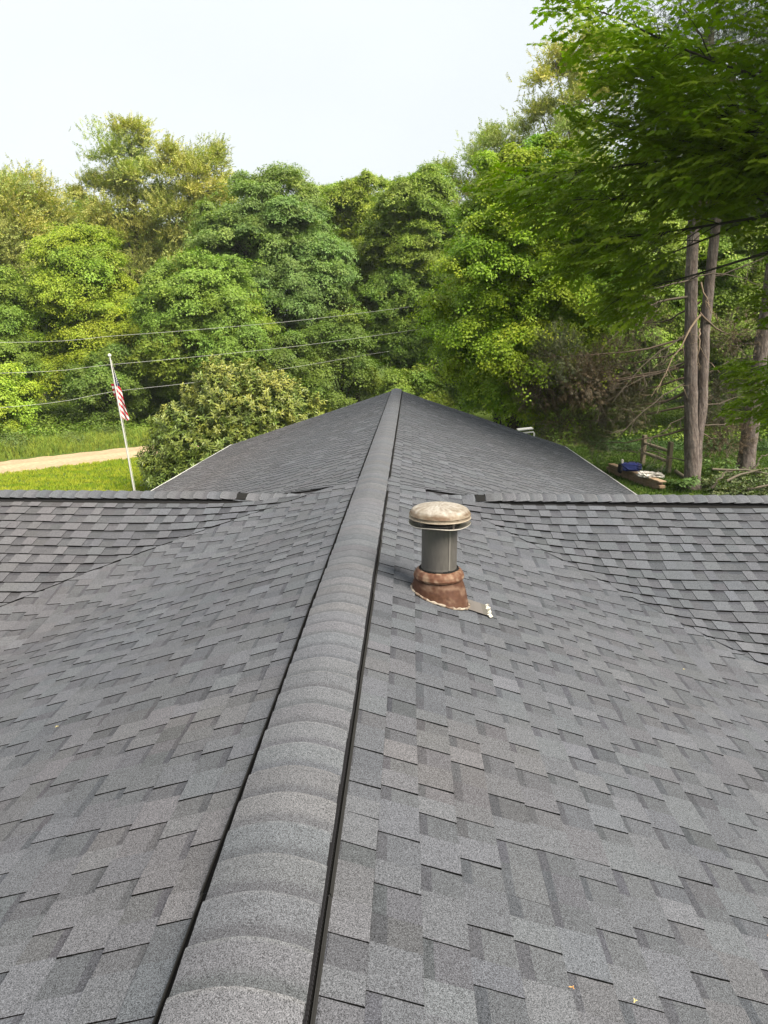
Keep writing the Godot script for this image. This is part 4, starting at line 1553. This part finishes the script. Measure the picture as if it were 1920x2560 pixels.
# ---------------------------------------------------------------- left yard
func yard_left() -> void:
	# lawn blades and verge
	var s := Scatter.new()
	var n := 0
	while n < 26000:
		var x := rf(-27, -6.2)
		var z := rf(-45, -24.5)
		n += 1
		if Vector2(x - ROAD_O.x, z - ROAD_O.y).dot(ROAD_N) > 0.12:
			continue
		if x < -4.0 + z * 0.62 - 4.0:
			continue
		var k := tone.get_noise_2d(x * 14.0, z * 70.0) + 0.6 * tone.get_noise_2d(x * 60.0 + 50.0, z * 60.0)
		var c := Color(0.150, 0.225, 0.014).lerp(Color(0.285, 0.310, 0.030), clampf(0.5 + k * 1.2, 0, 1))
		s.add(basis_up((Vector3.UP + rdir() * 0.2).normalized(), rf(0, TAU), rf(0.9, 1.6)), Vector3(x, 0, z), vary(c, 0.14, 0.06))
	scatter("lawn_grass", s, LM.grass, M.grass).set_meta("kind", "stuff")
	var v := Scatter.new()
	for i in 5200:
		var a := rf(-14, 22)
		var w := 3.95 + pow(rng.randf(), 0.8) * 3.0
		var q := road_pt(a, w)
		var fall := clampf((w - 3.9) / 1.4, 0.25, 1.0)
		v.add(basis_up((Vector3.UP + rdir() * 0.15).normalized(), rf(0, TAU), rf(0.6, 1.3) * fall), Vector3(q.x, 0, q.y), vary(Color(0.240, 0.280, 0.045).lerp(Color(0.15, 0.22, 0.035), rng.randf()), 0.2, 0.1))
	scatter("verge_grass", v, LM.tallgrass, M.grass).set_meta("kind", "stuff")
	# weeds in the verge, each a small leafy mound
	var spots := [[-8.0, 5.6, 1.3, 1.1], [-4.6, 6.0, 1.5, 1.3], [-1.2, 6.2, 1.2, 1.2], [2.0, 6.0, 1.0, 1.0], [4.6, 6.6, 1.2, 1.1], [-10.5, 6.2, 1.8, 1.4]]
	var what := ["leafy weed mound at the left end of the road verge", "brownish weed mound in the verge left of the flagpole", "green weed mound in the verge just left of the flagpole", "green weed mound in the verge behind the flagpole", "dim weed mound in the verge by the leafy round shrub", "tall weed mound at the far left of the verge"]
	for i in spots.size():
		var a = spots[i]
		var q := road_pt(a[0], a[1])
		var root := thing("weed_clump", what[i], "weeds", Vector3(q.x, 0, q.y))
		var sc := Scatter.new()
		for j in 260:
			var d := rdir()
			d.y = absf(d.y)
			var k := rf(0.5, 1.0)
			sc.add(basis_up((d + Vector3.UP * 0.5 + rdir() * 0.4).normalized(), rf(0, TAU), rf(0.5, 0.9)), Vector3(d.x * a[3] * k, d.y * a[2] * k, d.z * a[3] * k), vary(Color(0.105, 0.150, 0.030), 0.25, 0.15))
		scatter("leaves", sc, LM.clump2, M.leaf, root)
	shrub()
	flagpole()
	# overhead wires
	var wires := [
		["uppermost of the three thin wires crossing before the trees at left", [Vector3(-34, 6.0, -22.5), Vector3(-19.23, 5.86, -34.29), Vector3(-14.99, 6.20, -37.79), Vector3(-9.73, 6.72, -41.34), Vector3(-4.79, 7.31, -44.25), Vector3(2.43, 8.91, -59.8), Vector3(6.0, 9.8, -67.0)]],
		["middle one of the three thin wires crossing before the trees at left", [Vector3(-34, 4.6, -22.5), Vector3(-19.21, 4.43, -33.95), Vector3(-15.23, 4.73, -37.24), Vector3(-9.72, 5.26, -40.98), Vector3(-4.77, 5.84, -43.89), Vector3(2.82, 7.10, -59.5), Vector3(6.0, 7.6, -67.0)]],
		["lowest of the three thin wires, passing behind the flag and shrub", [Vector3(-34, 2.6, -22.5), Vector3(-19.2, 2.82, -33.56), Vector3(-15.06, 3.36, -37.02), Vector3(-11.4, 3.72, -39.56), Vector3(-6.32, 4.45, -42.71), Vector3(-0.145, 5.29, -57.7), Vector3(6.0, 5.6, -67.0)]]]
	for w in wires:
		var cv := Curve3D.new()
		var pts: Array = w[1]
		for i in pts.size():
			var tg: Vector3 = (pts[mini(i + 1, pts.size() - 1)] - pts[maxi(i - 1, 0)]) / 6.0
			cv.add_point(pts[i], -tg, tg)
		var path := []
		var rad := []
		for i in 61:
			path.append(cv.sample_baked(cv.get_baked_length() * i / 60.0, true))
			rad.append(0.0085)
		var mb := MB.new()
		mb.tube(path, rad, 6, Color(0.27, 0.275, 0.26), Color(0.27, 0.275, 0.26))
		tag(put("overhead_wire", mb.mesh(), M.paint), w[0], "wire", "overhead wires")

func shrub() -> void:
	var at := Vector3(-6.6, 0, -28.2)
	var root := thing("shrub", "large rounded evergreen shrub with yellowish leaf tips beyond the left roof edge", "shrub", at)
	var tb := MB.new()
	var sc := Scatter.new()
	var col := Color(0.100, 0.145, 0.024)
	var tip := Color(0.205, 0.208, 0.034)
	var lobes := [[Vector3(0.3, 3.2, 0), Vector3(2.2, 1.95, 1.7)], [Vector3(1.9, 2.9, -0.3), Vector3(1.55, 1.45, 1.3)], [Vector3(-1.7, 2.2, 0.2), Vector3(1.7, 1.35, 1.5)], [Vector3(-2.7, 1.2, 0.3), Vector3(1.0, 1.0, 1.1)], [Vector3(0, 1.4, 0.4), Vector3(3.0, 1.5, 2.0)], [Vector3(-2.0, 0.6, 0.9), Vector3(1.4, 0.9, 1.2)], [Vector3(2.4, 1.4, 0), Vector3(1.4, 1.6, 1.4)], [Vector3(-0.6, 4.0, 0), Vector3(1.0, 1.0, 0.9)]]
	for lb in lobes:
		var c: Vector3 = lb[0]
		var r: Vector3 = lb[1]
		tb.tube([Vector3(c.x * 0.2, 0, c.z * 0.2), c * 0.6, c], [0.06, 0.04, 0.02], 6, Color(0.09, 0.075, 0.06), Color(0.09, 0.075, 0.06))
		var m := int(430.0 * (r.x * r.y + r.x * r.z) / 3.0)
		for j in m:
			var d := rdir()
			var bump := 1.0 + 0.16 * tone.get_noise_3d(d.x * 90.0 + c.x * 50.0, d.y * 90.0, d.z * 90.0) * 2.0
			var k := rf(0.72, 1.02) * bump
			var p := c + d * r * k
			if p.y < 0.05:
				continue
			var t := clampf((k - 0.80) * 3.0 + (p.y - 2.4) * 0.18 + rf(-0.35, 0.35), 0, 1)
			sc.add(basis_up((d * 0.8 + Vector3.UP * 0.5 + rdir() * 0.4).normalized(), rf(0, TAU), rf(0.9, 1.5)), p, vary(col.lerp(tip, t * clampf(0.30 + p.y * 0.12, 0.0, 0.8)), 0.18, 0.08))
	put("stem", tb.mesh(), M.twig, root)
	scatter("leaves", sc, LM.whorl, M.leaf_waxy, root)

func flagpole() -> void:
	var b := Vector3(-8.49, 0, -22.5)
	var dir := Vector3(-0.0985, 1.0, 0.0).normalized()
	var f := thing("flagpole", "leaning silver flagpole with a ball on top standing on the left lawn", "flagpole", b)
	var L := 5.42
	var pm := MB.new()
	pm.tube([Vector3(0, -0.1, 0), dir * L * 0.5, dir * L], [0.029, 0.025, 0.019], 14, Color(0.40, 0.40, 0.39), Color(0.42, 0.42, 0.41))
	put("pole", pm.mesh(), M.paint, f)
	var bm := MB.new()
	var prof := []
	for i in 13:
		var a := -PI / 2 + PI * i / 12.0
		prof.append(Vector2(0.052 * cos(a), 0.052 * sin(a)))
	bm.lathe(dir * (L + 0.085), prof, 18, Color(0.72, 0.72, 0.70))
	bm.tube([dir * (L - 0.02), dir * (L + 0.05)], [0.018, 0.014], 10, Color(0.6, 0.6, 0.58), Color(0.6, 0.6, 0.58))
	put("finial_ball", bm.mesh(), M.paint, f)
	var rp := MB.new()
	rp.tube([dir * (L - 0.08) + Vector3(0.03, 0, 0.0), dir * (L - 0.6) + Vector3(0.075, 0, -0.01), dir * (L - 1.3) + Vector3(0.06, 0, 0.01), dir * 0.9 + Vector3(0.045, 0, 0.01)], [0.005, 0.005, 0.005, 0.005], 5, Color(0.55, 0.55, 0.5), Color(0.55, 0.55, 0.5))
	rp.box(dir * (L - 0.08) + Vector3(0.028, 0, 0), Vector3(0.03, 0.05, 0.02), Color(0.35, 0.35, 0.35))
	put("halyard", rp.mesh(), M.paint, f)
	# limp flag gathered along the pole: w across, s downwards along the pole
	var fo := b + dir * (L - 0.48)
	var fl := thing("flag", "limp red and white striped flag with a starred navy corner hanging on the flagpole", "flag", fo)
	var red := Color(0.36, 0.022, 0.040)
	var wht := Color(0.55, 0.53, 0.52)
	var navy := Color(0.018, 0.025, 0.075)
	var W := func(w: float, s: float, back: float) -> Vector3:
		return -dir * s * 1.15 + Vector3(w * 1.08, 0, -0.055 - back + 0.030 * sin(w * 34.0 + s * 1.6))
	var strip := func(pts: Array, colr: Color, called: String, back: float) -> void:
		var mb := MB.new()
		var ix := Geometry2D.triangulate_polygon(PackedVector2Array(pts))
		for i in range(0, ix.size(), 3):
			var p := []
			for k in 3:
				p.append(W.call(pts[ix[i + k]].x, pts[ix[i + k]].y, back))
			mb.tri(p[0], p[1], p[2], colr, Vector3(0, 0, 1))
			mb.tri(p[0] + Vector3(0, 0, -0.003), p[1] + Vector3(0, 0, -0.003), p[2] + Vector3(0, 0, -0.003), colr, Vector3(0, 0, -1))
		if mb.v.size() > 0:
			put(called, mb.mesh(), M.cloth, fl)
	# long hanging part with slanting stripes
	var outline := PackedVector2Array([Vector2(-0.05, 0.30), Vector2(0.11, 0.34), Vector2(0.135, 0.48), Vector2(0.175, 0.80), Vector2(0.215, 1.14), Vector2(0.225, 1.26), Vector2(0.15, 1.30), Vector2(0.10, 1.29), Vector2(0.01, 1.20), Vector2(-0.055, 1.07), Vector2(-0.065, 0.82), Vector2(-0.07, 0.55)])
	for k in 15:
		for part in 4:
			var w0 := -0.1 + part * 0.09
			var w1 := w0 + 0.09
			var y0 := 0.22 + k * 0.092
			var q := PackedVector2Array([Vector2(w0, y0 + w0 * 1.5), Vector2(w1, y0 + w1 * 1.5), Vector2(w1, y0 + 0.092 + w1 * 1.5), Vector2(w0, y0 + 0.092 + w0 * 1.5)])
			for cut in Geometry2D.intersect_polygons(q, outline):
				strip.call(Array(cut), red if k % 2 == 0 else wht, "stripe", 0.0)
	# short fold at the left of the pole with level stripes
	for k in 5:
		var y0 := 0.28 + k * 0.066
		strip.call([Vector2(-0.135 + 0.004 * k, y0), Vector2(-0.02, y0 - 0.01), Vector2(-0.02, y0 + 0.056), Vector2(-0.131 + 0.004 * k, y0 + 0.066)], red if k % 2 == 0 else wht, "stripe", 0.035)
	strip.call([Vector2(-0.117, 0.61), Vector2(-0.02, 0.60), Vector2(-0.03, 0.66), Vector2(-0.09, 0.68)], red, "stripe", 0.035)
	# navy corner at the right of the pole
	strip.call([Vector2(0.015, -0.10), Vector2(0.05, -0.05), Vector2(0.085, 0.15), Vector2(0.11, 0.34), Vector2(0.0, 0.33)], navy, "canton", -0.006)
	for i in 11:
		var sp := Vector2(0.035 + 0.028 * (i % 2) + 0.0024 * i, -0.03 + i * 0.031)
		var st := MB.new()
		var pts := []
		for k in 10:
			var a := TAU * k / 10.0 - PI / 2
			var r := 0.013 if k % 2 == 0 else 0.0055
			pts.append(sp + Vector2(cos(a), sin(a)) * r)
		for k in 10:
			st.tri(W.call(sp.x, sp.y, -0.012), W.call(pts[k].x, pts[k].y, -0.012), W.call(pts[(k + 1) % 10].x, pts[(k + 1) % 10].y, -0.012), wht, Vector3(0, 0, 1))
		put("star", st.mesh(), M.cloth, fl)

# ---------------------------------------------------------------- right yard
func yard_right() -> void:
	var s := Scatter.new()
	for i in 24000:
		var x := rf(5.8, 26)
		var z := rf(-41, -13)
		s.add(basis_up((Vector3.UP + rdir() * 0.2).normalized(), rf(0, TAU), rf(0.9, 1.6)), Vector3(x, 0, z), vary(Color(0.055, 0.095, 0.016), 0.2, 0.08))  # tree shade put into the grass colour, darker than the left lawn
	scatter("lawn_grass", s, LM.grass, M.grass).set_meta("kind", "stuff")
	# split rail fence
	var fe := thing("rail_fence", "weathered two rail wooden fence section by the strap leaved plant", "fence", Vector3(12.1, 0, -33.9))
	var wood := Color(0.22, 0.185, 0.13)
	var pa := Vector3(-0.15, 0, -1.25)
	var pb := Vector3(0.25, 0, 1.2)
	for p in [pa, pb]:
		var mb := MB.new()
		mb.box(p + Vector3(0, 0.70, 0), Vector3(0.20, 1.50, 0.20), vary(wood, 0.1), Basis(Vector3.UP, 0.3), 0.02)
		put("post", mb.mesh(), M.wood, fe)
	for y in [1.02, 0.55]:
		var mb := MB.new()
		var a: Vector3 = pa + Vector3(0.0, y + 0.04, 0)
		var c: Vector3 = pb + Vector3(0, y - 0.03, 0)
		mb.tube([a, a.lerp(c, 0.3), a.lerp(c, 0.7), c], [0.055, 0.085, 0.085, 0.055], 6, Color(0.27, 0.235, 0.17), Color(0.25, 0.21, 0.15), 0.12, y)
		put("rail", mb.mesh(), M.wood, fe)
	var lg := MB.new()
	lg.tube([Vector3(12.62, 0.12, -32.5), Vector3(12.55, 0.10, -31.4), Vector3(12.42, 0.08, -30.1)], [0.085, 0.09, 0.07], 8, Color(0.27, 0.235, 0.17), Color(0.22, 0.19, 0.14), 0.1)
	lg.box(Vector3(12.62, 0.12, -32.51), Vector3(0.10, 0.10, 0.02), Color(0.34, 0.28, 0.2))
	tag(put("fallen_rail", lg.mesh(), M.wood), "weathered fence rail lying on the grass beside the twin pine", "log")
	# block retaining wall
	var A := Vector3(9.75, 0, -32.8)
	var B := Vector3(10.62, 0, -28.6)
	var wl := thing("garden_wall", "low tan block wall beside the right roof edge", "wall", A)
	var d := (B - A)
	var len_ := d.length()
	d = d.normalized()
	var ang := atan2(-d.z, d.x)
	var shared := []
	for k in 4:
		var mb := MB.new()
		mb.box(Vector3.ZERO, Vector3(0.412, 0.118, 0.26), vary(Color(0.27, 0.195, 0.135), 0.16, 0.05), Basis.IDENTITY, 0.014)
		shared.append(mb.mesh())
	for r in 3:
		var k := 0
		var x := 0.21 - (0.21 if r % 2 == 1 else 0.0)
		while x < len_:
			var o := put("block", shared[rng.randi() % 4], M.dirt, wl)
			o.position = d * x + Vector3(0, 0.062 + r * 0.124, 0) + Vector3(rf(-0.008, 0.008), 0, 0)
			o.rotation.y = ang + rf(-0.02, 0.02)
			x += 0.42
			k += 1
	var x2 := 0.2
	while x2 < len_:
		var mb := MB.new()
		mb.box(Vector3.ZERO, Vector3(0.392, 0.05, 0.32), vary(Color(0.30, 0.225, 0.16), 0.14, 0.05), Basis.IDENTITY, 0.01)
		var o := put("capstone", mb.mesh(), M.dirt, wl)
		o.position = d * x2 + Vector3(0, 0.372 + 0.028, 0)
		o.rotation.y = ang + rf(-0.015, 0.015)
		x2 += 0.4
	# blue bag on the wall
	var bg := thing("duffel_bag", "dark blue soft bag lying on the low block wall", "bag", Vector3(10.05, 0.425, -30.9))
	var bm := MB.new()
	bag_shape(bm, Vector3(0.0, 0.17, 0), Vector3(0.46, 0.17, 0.27), Color(0.035, 0.045, 0.16), 3)
	put("body", bm.mesh(), M.dull, bg)
	var fm := MB.new()
	bag_shape(fm, Vector3(0.02, 0.31, 0.04), Vector3(0.36, 0.045, 0.2), Color(0.045, 0.055, 0.20), 8)
	put("flap", fm.mesh(), M.dull, bg)
	var em := MB.new()
	bag_shape(em, Vector3(-0.47, 0.12, 0.1), Vector3(0.07, 0.20, 0.2), Color(0.02, 0.022, 0.03), 5)
	put("end_pocket", em.mesh(), M.dull, bg)
	var sm := MB.new()
	sm.tube([Vector3(-0.3, 0.3, 0.12), Vector3(-0.1, 0.42, 0.16), Vector3(0.12, 0.42, 0.16), Vector3(0.3, 0.28, 0.14)], [0.018, 0.018, 0.018, 0.018], 6, Color(0.03, 0.03, 0.05), Color(0.03, 0.03, 0.05))
	put("strap", sm.mesh(), M.dull, bg)
	var tm := MB.new()
	bag_shape(tm, Vector3(-0.36, 0.40, -0.02), Vector3(0.05, 0.09, 0.05), Color(0.6, 0.58, 0.54), 9)
	put("bottle_top", tm.mesh(), M.paint, bg)
	# pale rag
	var cm := MB.new()
	bag_shape(cm, Vector3(0, 0.07, 0), Vector3(0.46, 0.09, 0.30), Color(0.50, 0.48, 0.45), 13, 0.45)
	bag_shape(cm, Vector3(-0.30, 0.10, 0.1), Vector3(0.22, 0.10, 0.20), Color(0.55, 0.53, 0.50), 17, 0.5)
	var rag := put("crumpled_cloth", cm.mesh(), M.cloth)
	rag.position = Vector3(10.55, 0.425, -29.6)
	tag(rag, "crumpled pale cloth on the wall beside the blue bag", "cloth")
	# strap leaved plant
	var sp := thing("iris_plant", "clump of long grey green strap leaves behind the blue bag", "plant", Vector3(11.1, 0, -32.4))
	for q in [[Vector3.ZERO, 70, 0.75], [Vector3(0.75, 0, 0.25), 60, 0.62], [Vector3(-0.35, 0, -0.5), 40, 0.8]]:
		var mb := MB.new()
		for i in q[1]:
			var az := rf(0, TAU)
			var dd := Vector3(cos(az), 0, sin(az))
			var p: Vector3 = q[0] + dd * rf(0.02, 0.22)
			var l: float = q[2] * rf(0.7, 1.15)
			var ww := dd.cross(Vector3.UP) * 0.017
			var pr := p
			var cc := vary(Color(0.115, 0.155, 0.095), 0.25)
			for k in 4:
				var t := (k + 1) / 4.0
				var e := p + dd * l * 0.75 * pow(t, 1.6) + Vector3(0, l * (t * 1.1 - 0.5 * t * t), 0)
				var w0 := ww * (1.0 - k / 4.2)
				var w1 := ww * (1.0 - (k + 1) / 4.2)
				mb.quad(pr - w0, pr + w0, e + w1, e - w1, cc, Vector3.UP)
				pr = e
		put("leaf_tuft", mb.mesh(), M.grass, sp)
	# heap of cut branches
	var hp := thing("branch_heap", "heap of cut leafy branches between the two pines", "branches", Vector3(14.4, 0, -28.6))
	var hs := Scatter.new()
	for i in 900:
		var p := Vector3(rf(-1.9, 2.4), 0, rf(-1.1, 1.2))
		var hh := 0.75 * (1.0 - pow(absf(p.x - 0.2) / 2.4, 2.0)) * (1.0 - pow(absf(p.z) / 1.4, 2.0)) + 0.12
		p.y = rf(0.3, 1.0) * hh
		hs.add(basis_dir((Vector3(rf(-1, 1), rf(-0.3, 0.4), rf(-0.4, 1))).normalized(), (Vector3.UP + rdir() * 0.6).normalized(), rf(0.6, 1.0)), p, vary(Color(0.17, 0.195, 0.095).lerp(Color(0.08, 0.13, 0.04), rng.randf()), 0.25, 0.08))
	scatter("leaves", hs, LM.wisp, M.leaf, hp)
	for q in [[Vector3(-1.9, 0.95, 0.2), Vector3(2.6, 0.25, 0.4)], [Vector3(-1.6, 0.6, 0.9), Vector3(0.9, 0.9, -0.2)], [Vector3(-0.9, 0.35, 1.2), Vector3(2.2, 0.55, 1.1)], [Vector3(-2.1, 0.3, 0.8), Vector3(-1.3, 0.95, 0.7)], [Vector3(0.0, 0.7, -0.5), Vector3(0.7, 1.5, -0.6)]]:
		var mb := MB.new()
		mb.tube(crooked(q[0], q[1], -0.18, 7, 0.07), [0.05, 0.048, 0.044, 0.04, 0.035, 0.03, 0.025, 0.015], 7, Color(0.11, 0.095, 0.075), Color(0.09, 0.08, 0.06))
		put("branch", mb.mesh(), M.twig, hp)
	# leafy seedlings
	var sl := [[Vector3(13.6, 0, -30.6), 1.1, "pale leafy seedling between the pine trunks"], [Vector3(16.6, 0, -30.0), 0.95, "leafy seedling right of the right hand pine trunk"], [Vector3(14.6, 0, -31.2), 0.7, "small leafy seedling left of the right hand pine trunk"], [Vector3(11.45, 0, -28.4), 0.7, "vine growing at the foot of the twin pine"], [Vector3(18.3, 0, -30.6), 1.3, "leafy sapling at the right edge behind the heap"]]
	for q in sl:
		var root := thing("seedling", q[2], "plant", q[0])
		var sc := Scatter.new()
		var hgt: float = q[1]
		var mb := MB.new()
		for j in 5:
			var e := Vector3(rf(-0.4, 0.4), hgt * rf(0.6, 1.0), rf(-0.3, 0.3))
			mb.tube([Vector3.ZERO, e * 0.5 + Vector3(0, 0.05, 0), e], [0.014, 0.010, 0.006], 5, Color(0.14, 0.15, 0.07), Color(0.14, 0.15, 0.07))
			for k in 9:
				var p := e * rf(0.45, 1.0)
				sc.add(basis_dir(Vector3(rf(-1, 1), rf(-0.3, 0.2), rf(-1, 1)).normalized(), (Vector3.UP + rdir() * 0.3).normalized(), rf(0.6, 0.9)), p, vary(Color(0.10, 0.165, 0.05), 0.25, 0.08))
		put("stem", mb.mesh(), M.twig, root)
		scatter("leaves", sc, LM.maple1, M.leaf, root)
	# small white fitting seen over the far right roof edge
	var wb := thing("porch_canopy", "small white metal canopy just beyond the right roof edge", "canopy", Vector3(4.35, 0, -24.4))
	var wm := MB.new()
	wm.box(Vector3(0, 3.0, 0), Vector3(0.50, 0.03, 0.45), Color(0.50, 0.50, 0.48), Basis(Vector3.BACK, 0.12))
	wm.box(Vector3(0.02, 2.90, 0.22), Vector3(0.5, 0.05, 0.03), Color(0.45, 0.45, 0.43), Basis(Vector3.BACK, 0.12))
	put("panel", wm.mesh(), M.paint, wb)
	for sx in [-0.22, 0.29]:
		var lm := MB.new()
		lm.box(Vector3(sx, 1.44, 0.16), Vector3(0.05, 2.9, 0.05), Color(0.6, 0.6, 0.58))
		put("leg", lm.mesh(), M.paint, wb)

func bag_shape(mb: MB, c: Vector3, r: Vector3, col: Color, sd: int, crumple := 0.14) -> void:
	# a soft rounded box with creases
	var fn := FastNoiseLite.new()
	fn.seed = sd
	fn.frequency = 1.4
	var nu := 22
	var nv := 12
	var g := []
	for i in nv + 1:
		var line := []
		var a := -PI / 2 + PI * i / nv
		for k in nu:
			var b := TAU * k / nu
			var d := Vector3(cos(a) * cos(b), sin(a), cos(a) * sin(b))
			var q := Vector3(signf(d.x) * pow(absf(d.x), 0.62), signf(d.y) * pow(absf(d.y), 0.62), signf(d.z) * pow(absf(d.z), 0.62))
			q *= 1.0 + crumple * fn.get_noise_3d(d.x * 2.0, d.y * 2.0, d.z * 2.0) * 2.0
			line.append(c + q * r)
		g.append(line)
	for i in nv:
		for k in nu:
			var k2 := (k + 1) % nu
			var hint: Vector3 = g[i][k] + g[i + 1][k2] - 2.0 * c
			mb.quad(g[i][k], g[i][k2], g[i + 1][k2], g[i + 1][k], col, hint)

# ---------------------------------------------------------------- litter on the roof
func roof_litter() -> void:
	var spots := [Vector2(1.02, -1.62), Vector2(0.84, -1.60), Vector2(1.12, -1.24), Vector2(1.18, -1.22), Vector2(0.86, -1.36), Vector2(1.45, -1.62), Vector2(1.62, -2.05), Vector2(1.95, -2.5), Vector2(-1.4, -3.2), Vector2(2.3, -4.6), Vector2(-0.72, -1.40)]
	for i in spots.size():
		var p: Vector2 = spots[i]
		var mb := MB.new()
		for k in 3:
			leaf_fan(mb, Vector3(0, 0.004, 0), Vector3(cos(k * 2.2 + i), 0.12, sin(k * 2.2 + i)), Vector3.UP, rf(0.007, 0.012), [Vector2(0, 0), Vector2(0.4, 0.2), Vector2(1, 0)], 0.3)
		for k in mb.c.size():
			mb.c[k] = Color(0.52, 0.43, 0.16) if i % 5 != 1 else Color(0.42, 0.22, 0.07)
		var o := put("maple_flower", mb.mesh(), M.dull)
		o.position = Vector3(p.x, roof_y(p.x, p.y) + 0.013, p.y)
		tag(o, "tiny dry yellowish maple flower fallen on the roof shingles", "fallen flower", "fallen flowers on the roof")
